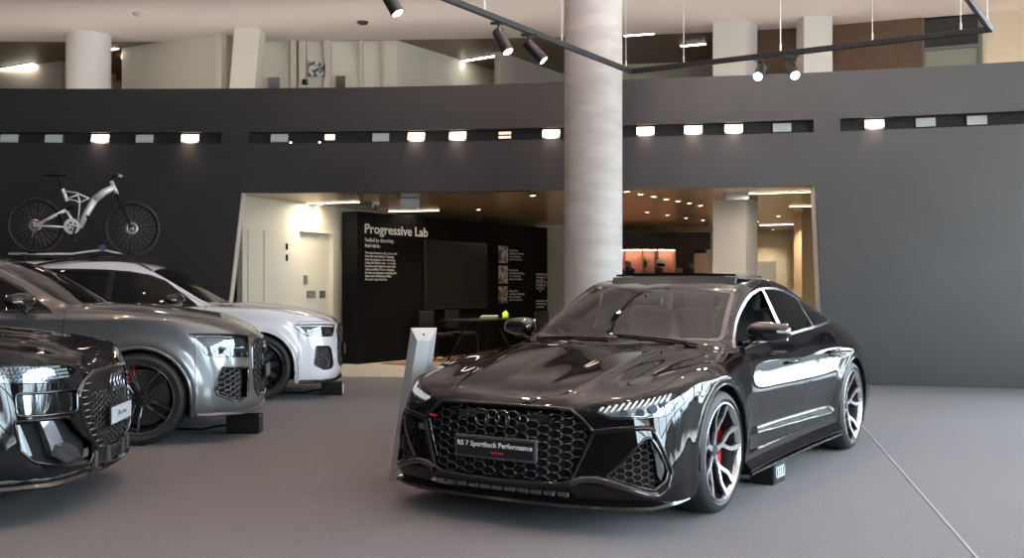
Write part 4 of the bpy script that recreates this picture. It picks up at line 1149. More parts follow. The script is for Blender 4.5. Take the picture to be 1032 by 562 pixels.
def build_room():
    carpet=mat('carpet',(.070,.069,.074),.93,noise=(110,3,(.185,.183,.195),.33,.67),bump=(200,.5,.006))
    wallm=mat('charcoal_wall',(.028,.0275,.031),.33,spec=.9,noise=(1.2,4,(.036,.036,.041),.3,.7))
    white=mat('ceiling_white',(.78,.73,.71),.8); cream=mat('cream_wall',(.62,.60,.52),.6); creamd=mat('cream_panel',(.52,.50,.42),.6)
    tile=mat('pale_tile',(.42,.40,.38),.35,noise=(3,3,(.50,.48,.45),.3,.7)); 
    # bronze strip ceiling
    bz=bpy.data.materials.new('bronze_ceiling'); bz.use_nodes=True; nt=bz.node_tree; b=nt.nodes['Principled BSDF']
    b.inputs['Base Color'].default_value=(.34,.23,.13,1); b.inputs['Metallic'].default_value=.7; b.inputs['Roughness'].default_value=.24
    tc=nt.nodes.new('ShaderNodeTexCoord'); wv=nt.nodes.new('ShaderNodeTexWave'); wv.inputs['Scale'].default_value=3.2; wv.bands_direction='X'; wv.wave_profile='SAW'
    rp=nt.nodes.new('ShaderNodeValToRGB'); rp.color_ramp.elements[0].position=.0; rp.color_ramp.elements[1].position=.06
    rp.color_ramp.elements[0].color=(.05,.03,.02,1); rp.color_ramp.elements[1].color=(.46,.32,.18,1)
    nt.links.new(tc.outputs['Object'],wv.inputs['Vector']); nt.links.new(wv.outputs['Fac'],rp.inputs['Fac']); nt.links.new(rp.outputs['Color'],b.inputs['Base Color'])
    wood=mat('brown_wood',(.075,.040,.018),.5,noise=(5,6,(.11,.060,.028),.3,.7))
    # floor: carpet up to the curved wall, pale tiles behind
    xs=[-14+i*.5 for i in range(53)]; xs[-1]=12.
    V=[];F=[]
    for x in xs: V+=[(x,-9,0),(x,wallY(x)+.05,0)]
    for i in range(len(xs)-1): a=2*i; F.append((a,a+2,a+3,a+1))
    V2=[(x,y,z-.1) for x,y,z in V]; n=len(V); F2=[tuple(n+k for k in f[::-1]) for f in F]
    structure(newobj('floor',V+V2,F+F2,carpet))
    V=[];F=[]
    for x in xs: V+=[(x,wallY(x)+.05,0),(x,34,0)]
    for i in range(len(xs)-1): a=2*i; F.append((a,a+2,a+3,a+1))
    n=len(V); structure(newobj('floor_tiles',V+[(x,y,z-.1) for x,y,z in V],F+[tuple(n+k for k in f[::-1]) for f in F],tile))
    bm=bmesh.new(); b_box(bm,(0,0,0),(.012,8.6,.003)); o=bmobj('trim_1',bm,mat('joint_strip',(.33,.33,.35),.5),loc=(3.02,8.6,.0015)); o.rotation_euler=(0,0,-math.atan2(1.06,4.94)); structure(o)
    # curved charcoal wall with the big opening and three light slots
    bm=bmesh.new(); x0,x1=-14.,8.6; zt=4.314; nx=90
    rows=[0,.6,1.2,1.8,2.4,3.0,3.4,3.8,zt]; g=[[bm.verts.new((x0+(x1-x0)*i/nx,0,z)) for z in rows] for i in range(nx+1)]
    for i in range(nx):
        for j in range(len(rows)-1): bm.faces.new((g[i][j],g[i+1][j],g[i+1][j+1],g[i][j+1]))
    op=[(px_on_wall(221),-.1),(px_on_wall(243),HS),(px_on_wall(822.3),HS),(px_on_wall(831.5),-.1)]
    slots=[(-13.4,px_on_wall(223)),(px_on_wall(250),px_on_wall(820)),(px_on_wall(847),8.3)]; z0s,z1s=3.487,3.662
    holes=[op]+[[(a,z0s),(a,z1s),(b_,z1s),(b_,z0s)] for a,b_ in slots]
    for P in holes:
        for k in range(len(P)):
            a=Vector((P[k][0],0,P[k][1])); c=Vector((P[(k+1)%len(P)][0],0,P[(k+1)%len(P)][1])); no=(c-a).cross(Vector((0,1,0))).normalized()
            fs=[f for f in bm.faces if max(v.co.x for v in f.verts)>min(a.x,c.x)-.01 and min(v.co.x for v in f.verts)<max(a.x,c.x)+.01 and max(v.co.z for v in f.verts)>min(a.z,c.z)-.01 and min(v.co.z for v in f.verts)<max(a.z,c.z)+.01]
            geom=fs+list({e for f in fs for e in f.edges})+list({v for f in fs for v in f.verts})
            bmesh.ops.bisect_plane(bm,geom=geom,plane_co=a,plane_no=no,dist=1e-5)
        ins=inpoly(P); dl=[f for f in bm.faces if ins((f.calc_center_median().x,f.calc_center_median().z))]
        bmesh.ops.delete(bm,geom=dl,context='FACES')
    r=bmesh.ops.extrude_face_region(bm,geom=bm.faces[:]); ev=[v for v in r['geom'] if isinstance(v,bmesh.types.BMVert)]
    for v in ev: v.co.y+=WT
    for v in bm.verts: v.co.y+=wallY(v.co.x)
    structure(bmobj('wall_back',bm,wallm))
    # backs of the slots
    bm=bmesh.new()
    for a,c in slots:
        n=max(2,int((c-a)/.5)); pr=None
        for i in range(n+1):
            x=a+(c-a)*i/n; y=wallY(x)+.155; q=(bm.verts.new((x,y,z0s-.02)),bm.verts.new((x,y,z1s+.02)))
            if pr: bm.faces.new((pr[0],q[0],q[1],pr[1]))
            pr=q
    structure(bmobj('wall_slot_lining',bm,mat('slot_dark',(.02,.02,.022),.7)))
    # cream lining of the opening's sides and head
    bm=bmesh.new()
    for (xb,xt,s_) in ((op[0][0],op[1][0],1),(op[3][0],op[2][0],-1)):
        yb,yt=wallY(xb),wallY(xt); k=.012*s_
        v=[bm.verts.new(p) for p in ((xb+k,yb+.04,0),(xb+k+ .01*s_,yb+WT+.03,0),(xt+k+.01*s_,yt+WT+.03,HS-.001),(xt+k,yt+.04,HS-.001))]
        w=[bm.verts.new((q.co.x-.010*s_,q.co.y,q.co.z)) for q in v]
        bm.faces.new(v); bm.faces.new(w[::-1])
        for i in range(4): bm.faces.new((v[i],v[(i+1)%4],w[(i+1)%4],w[i]))
    structure(bmobj('trim_2',bm,mat('jamb_cream',(.62,.60,.55),.5)))
    # main ceiling and the darker ceiling behind its curved edge
    V=[];F=[]
    for x in xs: V+=[(x,-9,HC),(x,edgeY(x),HC)]
    for i in range(len(xs)-1): a=2*i; F.append((a,a+1,a+3,a+2))
    n=len(V); structure(newobj('ceiling',V+[(x,y,z+.1) for x,y,z in V],F+[tuple(n+k for k in f[::-1]) for f in F],white))
    V=[];F=[]
    for x in xs: V+=[(x,edgeY(x),HC+.02),(x,34,HC+.02)]
    for i in range(len(xs)-1): a=2*i; F.append((a,a+1,a+3,a+2))
    n=len(V); structure(newobj('ceiling_upper',V+[(x,y,z+.1) for x,y,z in V],F+[tuple(n+k for k in f[::-1]) for f in F],mat('upper_ceiling_brown',(.16,.105,.06),.4)))
    V=[];F=[]                                     # lower soffit behind the opening = floor slab of the gallery
    for x in [min(q,8.6) for q in xs]: V+=[(x,wallY(x)+WT-.02,HS),(x,34,HS)]
    for i in range(len(xs)-1): a=2*i; F.append((a,a+1,a+3,a+2))
    n=len(V); o=newobj('ceiling_lower',V+[(x,y,z+.5) for x,y,z in V],F+[tuple(n+k for k in f[::-1]) for f in F],bz); structure(o)
    # outer walls
    dark=mat('side_wall_paint',(.10,.095,.09),.7)
    bm=bmesh.new(); b_box(bm,(-14.1,12.5,2.8),(.2,43,5.8)); structure(bmobj('wall_left',bm,dark))
    bm=bmesh.new(); b_box(bm,(-1,34.1,2.8),(26.4,.2,5.8)); structure(bmobj('wall_far',bm,cream))
    bm=bmesh.new(); b_box(bm,(8.7,23.8,2.8),(.2,20.4,5.8)); b_box(bm,(8.7,13.6,1.375),(.2,.1,2.75)); structure(bmobj('wall_right',bm,cream))
    # glazed street front: right side and behind the viewer
    fr=mat('mullion_grey',(.05,.05,.055),.4,.3); pane=glassmat('facade_glass',(.93,.96,.95),1.45)
    k=1
    def glaz(p0,p1,n):
        nonlocal k
        p0=Vector(p0);p1=Vector(p1); d=(p1-p0)/n; L=d.length; an=math.atan2(d.y,d.x)
        for i in range(n):
            c=p0+d*(i+.5); bm=bmesh.new(); rot=Matrix.Rotation(an,3,'Z')
            for u in (-L/2+.03,L/2-.03): b_box(bm,rot@Vector((u,0,2.8)),(.06,.14,5.6),rot=rot)
            for z in (.05,3.0,5.55): b_box(bm,Vector((0,0,z)),(L,.12,.10),rot=rot)
            o=structure(bmobj('window_%d'%k,bm,fr,loc=(c.x,c.y,0)))
            bm=bmesh.new(); b_box(bm,Vector((0,0,2.8)),(L-.12,.012,5.5),rot=rot); bmobj('pane',bm,pane,o)
            k+=1
    glaz((12.0,-4,0),(12.0,20.0,0),9); glaz((8.8,20.05,0),(12.,20.05,0),1); glaz((2,-4.0,0),(12,-4.0,0),4)
    bm=bmesh.new(); b_box(bm,(1.9,-6.5,2.8),(.2,5.0,5.8)); structure(bmobj('wall_rear_return',bm,mat('rear_wall_paint',(.30,.29,.28),.7)))
    bm=bmesh.new(); b_box(bm,(-6.1,-9.1,2.8),(16.2,.2,5.8)); structure(bmobj('wall_rear',bm,mat('rear_wall_paint',(.30,.29,.28),.7)))
    # round concrete column in front of the wall
    conc=mat('concrete',(.38,.36,.345),.75,noise=(2.2,6,(.47,.45,.43),.35,.65),bump=(14,.12,.01))
    nt=conc.node_tree; tc=[n for n in nt.nodes if n.type=='TEX_COORD'][0]; mpn=nt.nodes.new('ShaderNodeMapping'); mpn.inputs['Scale'].default_value=(1.0,1.0,3.2)
    nz=[n for n in nt.nodes if n.type=='TEX_NOISE'][0]; nt.links.new(tc.outputs['Object'],mpn.inputs[0]); nt.links.new(mpn.outputs[0],nz.inputs['Vector'])
    bm=bmesh.new(); b_cyl(bm,(0,0,0),(0,0,HC),.352,n=96); 
    o=bmobj('concrete_column',bm,conc,autosmooth=R(30),smooth=True,loc=(.99,12.98,0)); structure(o); o.name='column_concrete'
    # gallery uprights (behind the parapet)
    def vwall(name,pts,z0,z1,m,th=.12,kind=True):
        bm=bmesh.new()
        P=[Vector((x,y,0)) for x,y in pts]
        for a,b_ in zip(P[:-1],P[1:]):
            d=(b_-a); an=math.atan2(d.y,d.x); nn=Vector((-d.y,d.x,0)).normalized()
            if nn.y<0: nn=-nn
            b_box(bm,(a+b_)/2+nn*th/2+Vector((0,0,(z0+z1)/2)),(d.length,th,z1-z0),rot=Matrix.Rotation(an,3,'Z'))
        o=bmobj(name,bm,m); return structure(o) if kind else o
    zg=3.25
    grey_cream=mat('gallery_cream',(.50,.46,.40),.7)
    vwall('wall_gallery_left',[(-11.5,21.6),(-8.55,20.2),(-8.3,21.4),(-7.05,21.4)],zg,HC+.02,grey_cream)
    vwall('wall_gallery_middle',[(-7.0,19.12),(-4.88,17.9),(-4.62,18.6),(-2.0,18.5),(-.31,21.1),(-.25,24)],zg,HC+.02,cream)
    vwall('wall_gallery_behind_column',[(-.22,19.4),(1.0,21.4),(1.6,20.6),(3.9,20.2)],zg,HC+.02,grey_cream)
    vwall('wall_gallery_wood',[(3.95,17.85),(6.48,16.85)],zg,HC+.02,wood)
    vwall('wall_gallery_right',[(7.32,16.62),(8.65,15.9)],zg,HC+.02,mat('lit_cream',(.66,.58,.44),.6))  # warm light on the cream is put into this wall's colour
    # white pilasters and columns of the gallery
    def post(name,x,y,w,d,z0,z1,m,shear=0.,rot=0.):
        bm=bmesh.new(); b_box(bm,(0,0,(z0+z1)/2),(w,d,z1-z0))
        for v in bm.verts: v.co.x+=shear*(v.co.z-z1)/(z1-z0)
        o=bmobj(name,bm,m,loc=(x,y,0)); o.rotation_euler=(0,0,rot); return structure(o)
    bm=bmesh.new(); b_cyl(bm,(0,0,zg),(0,0,HC),.36,n=64); o=bmobj('column_round',bm,mat('column_white',(.60,.60,.58),.7),autosmooth=R(30),smooth=True,loc=(-7.17,18.05,0)); structure(o)
    post('column_slanted',-4.36,17.75,.42,.4,zg,HC,cream,shear=.20)
    post('column_square',3.62,17.28,.55,.55,0,HC,mat('column_white',(.60,.60,.58),.7),rot=-R(32.3))
    post('column_square_right',4.82,17.0,.45,.45,zg,HC,MATS['column_white'])
    for px,w in ((296,.10),(305,.12),(330,.12),(364,.05),(386,.03)):
        post('trim_3',(px-516)/FPX*18.45,18.47,w,.12,zg,HC,grey_cream)
    # glazed door on the gallery
    bm=bmesh.new(); b_box(bm,(-.42,0,4.4),(.06,.08,2.4)); b_box(bm,(.42,0,4.4),(.06,.08,2.4)); b_box(bm,(0,0,5.10),(.84,.06,.05)); o=structure(bmobj('door_1',bm,mat('frame_grey',(.13,.13,.14),.4),loc=(6.90,16.75,0))); o.rotation_euler=(0,0,-.42)
    bm=bmesh.new(); b_box(bm,(0,.02,4.2),(.80,.02,1.8)); bmobj('pane',bm,mat('frosted_pane',(.22,.24,.20),.3),o)
    bm=bmesh.new(); b_box(bm,(0,.02,5.35),(.80,.02,.45)); bmobj('pane',bm,mat('dark_pane',(.03,.03,.028),.15),o)
    # ---- lower rooms behind the opening
    L0,L1=Vector((-4.22,16.38,0)),Vector((-3.05,18.93,0)); dL=(L1-L0).normalized()
    L2=L1+dL*6
    an=math.atan2(dL.y,dL.x); rot=Matrix.Rotation(an,3,'Z'); nL=Vector((-dL.y,dL.x,0))
    bm=bmesh.new(); S=lambda s:L0+dL*s
    def slab(s0,s1,z0,z1,off=0,th=.1,mi=0): b_box(bm,S((s0+s1)/2)+nL*(th/2+off)+Vector((0,0,(z0+z1)/2)),(s1-s0,th,z1-z0),rot=rot,mi=mi)
    def s_at(px):       # distance along the cream wall seen at a pixel column
        r=(px-516)/FPX; t=(r*L0.y-L0.x)/(dL.x-r*dL.y); return t
    sd0,sd1=s_at(301.7),s_at(335.8)
    slab(.12,sd0,0,HS); slab(sd0,sd1,2.27,HS); slab(sd1,8.5,0,HS); slab(sd0-.3,sd1+.6,0,HS,off=.10)
    structure(bmobj('wall_lobby',bm,cream))
    # flush doors in that wall: thin raised leaves with hinges
    d=1
    for p0,p1 in ((249,263.8),(265.2,287.6)):
        a,c=s_at(p0),s_at(p1); bm=bmesh.new(); b_box(bm,S((a+c)/2)-nL*.008+Vector((0,0,1.12)),(c-a-.02,.02,2.24),rot=rot,bev=.003); o=structure(bmobj('door_%d'%(d+1),bm,mat('door_cream',(.60,.60,.54),.45))); d+=1
        if p0>260:
            bm=bmesh.new()
            for z in (.35,.95,1.82,2.0): b_box(bm,S(c-.0)-nL*.03+Vector((0,0,z)),(.02,.03,.10),rot=rot)
            bmobj('hinge',bm,MBK(),o)
            bm=bmesh.new(); q=S(a+.12)-nL*.04+Vector((0,0,1.02)); b_cyl(bm,q,q+nL*.04,.025,n=12); bmobj('lock',bm,MBK(),o)
    for nm,px,py,w,h_,mm,lb in (('wall_panel',307.5,282,.10,.16,'switch_grey','small grey switch plate on the recessed cream wall, above the two others'),('wall_panel',313,296.5,.24,.13,'switch_grey','wide grey vent plate low on the recessed cream wall'),('wall_panel',324.5,296.5,.16,.13,'switch_grey2','darker square plate beside the wide vent plate on the recessed cream wall')):
        s_=s_at(px)+.0; q0=L0+nL*.10; r=(px-516)/FPX; t=(r*q0.y-q0.x)/(dL.x-r*dL.y); q=q0+dL*t; z=zat(py,q.y)
        bm=bmesh.new(); b_box(bm,(0,0,0),(w,.02,h_),bev=.004)
        for kk in range(4): b_box(bm,(0,-.012,-h_*.3+kk*h_*.2),(w*.75,.006,h_*.06))
        o=bmobj(nm,bm,mat(mm,(.20,.20,.17) if mm=='switch_grey' else (.10,.10,.085),.5),loc=(q.x,q.y,z)); o.rotation_euler=(0,0,an); o.location-=nL*.012
        tag(o,lb,'wall plate')
    vwall('wall_lobby_back',[(-.6,27.0),(8.6,27.0)],0,HS,cream)
    vwall('wall_side_room',[(5.75,25.6),(6.35,25.6)],0,1.95,mat('column_white',(.60,.60,.58),.7))
    vwall('wall_lobby_mid',[(.55,24.6),(1.85,24.0)],0,HS,cream)
    post('column_amber_lit',6.02,21.3,.62,.62,0,HS,mat('cream_amber_lit',(.60,.50,.36),.6))  # cream column, the orange lamp light on it is put into its colour
    # low brown carpet beside the partition
    bm=bmesh.new(); b_prism(bm,[(-2.3,18.6),(-1.2,17.6),(2.6,22.5),(1.3,23.4)],.0,.012); o=bmobj('floor_rug',bm,mat('rug_brown',(.16,.09,.06),.9,noise=(60,2,(.22,.13,.09),.3,.7))); tag(o,'brown rug on the pale tiles along the black partition','rug')
    return dict(S=S)
# ------------------------------------------------------------------ things standing and hanging in the hall
def build_things():
    # ---- black partition with lettering
    A=Vector((-2.68,18.45,0)); B=Vector((.79,23.7,0)); u=(B-A).normalized(); n=Vector((u.y,-u.x,0)); L=(B-A).length; an=math.atan2(u.y,u.x)
    blkw=mat('partition_black',(.0022,.0022,.0032),.6,spec=.08); txt=mat('lettering_white',(.62,.62,.62),.6,emit=(1,1,1),estr=.0)
    root=empty('partition_wall',(A.x,A.y,0),an,'black free-standing partition with Progressive Lab lettering in white','partition')
    bm=bmesh.new(); b_box(bm,(L/2,.18,1.325),(L,.36,2.65),bev=.004,seg=1); bmobj('panel',bm,blkw,root)
    def sz(px,py):
        r=(px-516)/FPX; t=(r*A.y-A.x)/(u.x-r*u.y); Y=A.y+u.y*t; return t,zat(py,Y)
    T=Matrix(((1,0,0,0),(0,0,-1,0),(0,1,0,0),(0,0,0,1)))
    def put(body,px,py,size,name='lettering',sp=1.,xs=1.,bold=0.,mm=None):
        s,z=sz(px,py); return textobj(name,body,size,mm or txt,root,Matrix.Translation((s,-.004,z))@T,'LEFT',.002,bold,sp,xs)
    s0,_=sz(367,235); s1,_=sz(430.5,235)
    t=put('Progressive Lab',367,234.5,.235,bold=.004); w=max(v.co.x for v in t.data.vertices)-min(v.co.x for v in t.data.vertices); k=(s1-s0)/w
    for v in t.data.vertices: v.co.x=s0+(v.co.x-s0)*k
    put('Fuelled by electricity.\nAnd vision.',367.5,243.2,.098,xs=.95,bold=.001)
    put('The way forward is clear. It is a shift\nfrom the conventional. Changing\nhow we progress. It is technology,\ntaking the driver\u2019s seat \u2013 to create,\ninnovate and implement ideas alive\nwith possibility. We are changing\nthe way we go places, reshaping the\nfuture and redefining mobility.\nAn exact copy from site.',367.8,255.5,.058,xs=1.02,bold=.0006)
    # framed photographs and captions
    mats=[mat('print_light',(.45,.42,.42),.4,noise=(9,5,(.03,.03,.035),.42,.58))]
    for i,(ya,yb) in enumerate(((247,265.5),(267,286),(288,305.5))):
        a,za=sz(502.3,ya); c,zb=sz(511.5,yb); 
        bm=bmesh.new(); b_box(bm,((a+c)/2,-.006,(za+zb)/2),(c-a,.012,za-zb-.02)); o=bmobj('photo_print',bm,mats[0],root)
        put('Electric drive\nand battery technology\nfor every journey\nwith zero emissions',513.2,ya+6,.062,name='caption',xs=1.)
    a,za=sz(541,273); c,zb=sz(548,305); 
    bm=bmesh.new(); b_box(bm,((a+c)/2,-.006,(za+zb)/2+.05),(.10,.012,.30)); bmobj('photo_print',bm,mats[0],root)
    for yy in (277,285,304): put('Sustainable materials\nand closed loops\nin production',540,yy,.065,name='caption')
    # screen
    a,za=sz(426,241.5); c,zb=sz(488.3,310)
    tv=empty('wall_screen',(A.x,A.y,0),an,'large dark television mounted on the black partition','television')
    bm=bmesh.new(); b_box(bm,((a+c)/2,-.04,(za+zb)/2),(c-a,.06,za-zb),bev=.006); bmobj('screen_frame',bm,mat('screen_frame_black',(.02,.02,.022),.3),tv)
    bm=bmesh.new(); b_box(bm,((a+c)/2,-.073,(za+zb)/2),(c-a-.03,.004,za-zb-.03)); bmobj('screen_glass',bm,mat('screen_glass',(.004,.004,.005),.22,0,0,spec=.25),tv)
    # ---- table with chairs in front of the partition
    tb=empty('meeting_table',(-.55,19.6,0),an,'dark meeting table beside the black partition','table'); tm=mat('table_black',(.006,.006,.006),.4,spec=.25)
    bm=bmesh.new(); b_box(bm,(0,0,.74),(1.5,.8,.03),bev=.008); bmobj('tabletop',bm,tm,tb)
    for sx in (-.5,.5):
        for sy in (-.3,.3):
            bm=bmesh.new(); b_tube(bm,[(sx*.6,sy*.3,.725),(sx*1.2,sy*1.15,0)],.02,8); bmobj('leg',bm,tm,tb)
    def chair(x,y,rz,lb):
        r=empty('office_chair',(x,y,0),rz,lb,'chair','chairs at the dark meeting table'); m=mat('chair_black',(.007,.007,.008),.6,spec=.2)
        bm=bmesh.new(); b_box(bm,(0,0,.46),(.46,.46,.07),bev=.03,seg=3); bmobj('seat',bm,m,r,smooth=True)
        bm=bmesh.new(); b_box(bm,(0,.23,.72),(.44,.05,.36),bev=.024,seg=3); bmobj('backrest',bm,m,r,smooth=True)
        bm=bmesh.new(); b_tube(bm,[(0,0,.43),(0,0,.09)],.025,8); bmobj('stem',bm,m,r)
        bm=bmesh.new()
        for k in range(5): b_tube(bm,[(0,0,.10),(.27*math.cos(k*1.2566),.27*math.sin(k*1.2566),.03)],[.022,.015],6)
        bmobj('foot_star',bm,m,r)
    q=Vector((-.55,19.6,0))
    for a_,b_,rz,lb in ((-.45,.72,an,'black office chair between the dark table and the partition, nearest the television'),(.35,.72,an,'black office chair between the dark table and the partition, farther along'),(.5,-.75,an+PI,'black office chair on the near side of the dark table')):
        c=q+u*a_-n*b_*(1); chair(c.x,c.y,rz,lb)
    bm=bmesh.new(); b_box(bm,(0,0,.02),(.34,.24,.04),bev=.005); b_box(bm,(.02,.02,.05),(.30,.22,.02),bev=.004); o=bmobj('folder_stack',bm,mat('folder_grey',(.30,.29,.28),.5),loc=(-.42,19.62,.756)); tag(o,'grey folders lying on the dark meeting table','folders')
    yx=(539-516)/FPX*19.9; ro=empty('drinks_bottle',(-.12,20.05,.756),0,'bright yellow-green bottle on the dark meeting table','bottle'); ro.scale=(1.25,1.25,.7)
    bm=bmesh.new(); b_lathe(bm,[(.001,0),(.045,0),(.048,.02),(.048,.13),(.02,.17),(.018,.20),(.001,.20)],20,axis='Z'); 
    bmobj('bottle_body',bm,mat('lime_plastic',(.45,.75,.05),.4),ro,smooth=True,loc=None)
    for o in ro.children: pass
    bm=bmesh.new(); b_lathe(bm,[(.001,.20),(.02,.20),(.02,.225),(.001,.225)],16,axis='Z'); bmobj('cap',bm,MBK(),ro)
    # ---- hanging light boxes below the bronze soffit
    def lightbox(px0,px1,py0,py1,Y,lb):
        x0,x1=(px0-516)/FPX*Y,(px1-516)/FPX*Y; z0,z1=zat(py1,Y),zat(py0,Y)
        r=empty('ceiling_box',((x0+x1)/2,Y,z0),0,lb,'ceiling box','pale boxes hung under the bronze soffit')
        bm=bmesh.new(); b_box(bm,(0,0,(z1-z0)/2),(x1-x0,.14,z1-z0),bev=.006); bmobj('case',bm,mat('box_grey',(.34,.35,.38),.5),r)
        bm=bmesh.new(); b_box(bm,(0,-.073,(z1-z0)/2),(x1-x0-.04,.004,z1-z0-.04)); bmobj('front_panel',bm,mat('box_face',(.42,.43,.47),.4),r)
        bm=bmesh.new()
        for s_ in (-.08,.08): b_cyl(bm,(s_,0,z1-z0),(s_,0,HS-z0),.006,n=8)
        bmobj('hangers',bm,MBK(),r)
    lightbox(403.5,422.5,200,210,16.9,'pale box hanging above the black partition'); lightbox(730,754,191.2,201.5,16.3,'pale box hanging in front of the white square column')
    # linear lamps under the lower soffit
    lin=mat('linear_lamp',(.9,.85,.7),.4,emit=(1,.86,.62),estr=7)
    def linlamp(p,q,z,lb,m=lin,w=.04,grp=None):
        p=Vector((*p,z));q=Vector((*q,z)); r=empty('linear_lamp',(p+q)/2,math.atan2((q-p).y,(q-p).x),lb,'lamp',grp); l=(q-p).length
        bm=bmesh.new(); b_box(bm,(0,0,-.005),(l+.02,w+.02,.01)); bmobj('lamp_body',bm,mat('lamp_white_case',(.5,.5,.48),.4),r)
        bm=bmesh.new(); b_box(bm,(0,0,-.013),(l,w,.006)); bmobj('diffuser',bm,m,r)
        if z<3:
            a=bpy.data.lights.new('linear_light','AREA'); a.shape='RECTANGLE'; a.size=l; a.size_y=w; a.energy=(9 if 'above the black partition' in lb else 32)*l; a.color=(1,.86,.66); ao=bpy.data.objects.new('linear_light',a); col.objects.link(ao); ao.parent=r; ao.location=(0,0,-.02)
    def cp(px,py,z): 
        Y=(z-HCAM)*FPX/(HY-py); return ((px-516)/FPX*Y,Y)
    linlamp(cp(309,204.5,HS),cp(362,203,HS),HS,'long linear lamp on the lower soffit at the cream wall')
    linlamp(cp(392,212.5,HS),cp(442,211.5,HS),HS,'linear lamp on the lower soffit above the black partition')
    linlamp(cp(755,194.5,HS),cp(819,192.5,HS),HS,'linear lamp on the lower soffit nearest the opening, right of the square column')
    linlamp(cp(796,207.5,HS),cp(819,207,HS),HS,'short linear lamp on the lower soffit behind the nearest right one',w=.05)
    linlamp(cp(766,226.5,HS),cp(800,225.5,HS),HS,'linear lamp on the lower soffit farthest back on the right',w=.05)
    _DL=None
    def downlight(x,y,z,lb,grp,power,colr=(1,.72,.5),r=.045,spot=True,e=60,blend=.6,size=R(80)):
        rt=empty('downlight',(x,y,z),0,lb,'downlight',grp)
        bm=bmesh.new(); b_lathe(bm,[(r+.014,0),(r+.014,-.006),(r,-.008),(r-.004,.0)],24,axis='Z'); bmobj('ring',bm,mat('downlight_ring',(.5,.5,.5),.4),rt)
        bm=bmesh.new(); b_cyl(bm,(0,0,-.004),(0,0,0),r-.004,n=20); bmobj('lens',bm,mat('downlight_glow_%d'%int(e),(1,.9,.8),.5,emit=colr,estr=e),rt)
        if spot and power:
            l=bpy.data.lights.new('downlight_beam','SPOT'); l.energy=power; l.color=colr; l.spot_size=size; l.spot_blend=blend; l.shadow_soft_size=.05
            o=bpy.data.objects.new('downlight_beam',l); col.objects.link(o); o.parent=rt; o.location=(0,0,-.02)
    ordn=['first','second','third','fourth','fifth','sixth','seventh']
    for i,(px,py) in enumerate(((631.5,193),(645.5,195.5),(659,198),(671.5,200.5),(683.5,202.5),(694.5,204.5),(705.5,207))):
        x,y=cp(px,py,HS); downlight(x,y,HS,'%s warm downlight from the concrete column in the front row on the bronze soffit'%ordn[i],'row of downlights in the bronze soffit',160,(1,.55,.33))
    for i,(px,py) in enumerate(((652,213.5),(672.5,216.5),(691.5,219.5),(708.5,221.5))):
        x,y=cp(px,py,HS); downlight(x,y,HS,'%s white downlight from the concrete column in the rear row on the bronze soffit'%ordn[i],'second row of downlights in the bronze soffit',160,(1,.85,.7))
    for px,py,lb in ((537,197,'downlight in the bronze soffit just left of the concrete column'),(779,231.5,'farthest downlight in the side room right of the square column'),(764,223,'left of two warm downlights right of the square column'),(784.5,217.5,'right of two warm downlights right of the square column'),(323,206,'downlight washing the cream wall above the recess'),(482,211,'downlight above the middle of the black partition')):
        x,y=cp(px,py,HS); downlight(x,y,HS,lb,None,{323:14}.get(px,450 if px<760 else 120),(1,.78,.5),size=R(125),blend=1.)
    x,y=cp(379,203.5,HS); r=empty('dome_camera',(x,y,HS),0,'small dome camera under the lower soffit','camera')
    bm=bmesh.new(); b_cyl(bm,(0,0,-.05),(0,0,0),.06,n=20); bmobj('mount',bm,mat('lamp_white_case',(.5,.5,.48),.4),r)
    bm=bmesh.new(); bmesh.ops.create_uvsphere(bm,u_segments=16,v_segments=10,radius=.055); bmobj('dome',bm,BLK(),r,smooth=True,loc=(0,0,-.07))
    # ---- shelf cabinet far right behind the column
    Yc=25.0; X=lambda px:(px-516)/FPX*Yc; Z=lambda py:zat(py,Yc)
    sh=empty('display_cabinet',(X(665),Yc,0),0,'long black cabinet with lit wooden niches behind the concrete column','cabinet')
    dk=mat('cabinet_black',(.010,.009,.009),.5); wd=mat('niche_wood',(.60,.38,.30),.5); ox=X(665)
    bm=bmesh.new(); x0,x1=X(600)-ox,X(716)-ox
    zt_,zb_=Z(234),0
    b_box(bm,((x0+x1)/2,.30,(zt_+Z(251))/2),(x1-x0,.6,zt_-Z(251))); b_box(bm,((x0+x1)/2,.05,Z(277)/2),(x1-x0,1.1,Z(277)))
    b_box(bm,((x0+x1)/2,.58,1.4),(x1-x0,.04,2.0)); b_box(bm,((X(681)+X(699.5))/2-ox,.3,(Z(251)+Z(275))/2),((X(699.5)-X(681)),.6,Z(251)-Z(275)))
    bmobj('cabinet_body',bm,dk,sh)
    bm=bmesh.new(); b_box(bm,((X(600)+X(681))/2-ox,.5,(Z(251)+Z(275))/2),(X(681)-X(600),.03,Z(251)-Z(275))); b_box(bm,((X(699.5)+X(716))/2-ox,.4,(Z(256)+Z(275))/2),(X(716)-X(699.5),.03,Z(256)-Z(278)))
    bmobj('niche_back',bm,wd,sh)
    for px in (630,648,663,681):
        bm=bmesh.new(); b_box(bm,(X(px)-ox,.25,(Z(251)+Z(275))/2),(.025,.5,Z(251)-Z(275))); bmobj('divider',bm,dk if px==663 else wd,sh)
    bm=bmesh.new(); b_box(bm,((X(600)+X(681))/2-ox,.30,Z(251)-.01),(X(681)-X(600),.04,.015)); bmobj('niche_light',bm,mat('niche_glow',(1,.6,.4),.5,emit=(1,.58,.40),estr=26),sh)
    zs=Z(277)
    v=empty('model_figure',(X(634),Yc+.15,zs),0,'blue and white ornament in the leftmost lit niche','ornament')
    bm=bmesh.new(); bmesh.ops.create_icosphere(bm,subdivisions=3,radius=.12); 
    for q_ in bm.verts: q_.co.x*=1.3; q_.co.z=q_.co.z*.8+.10
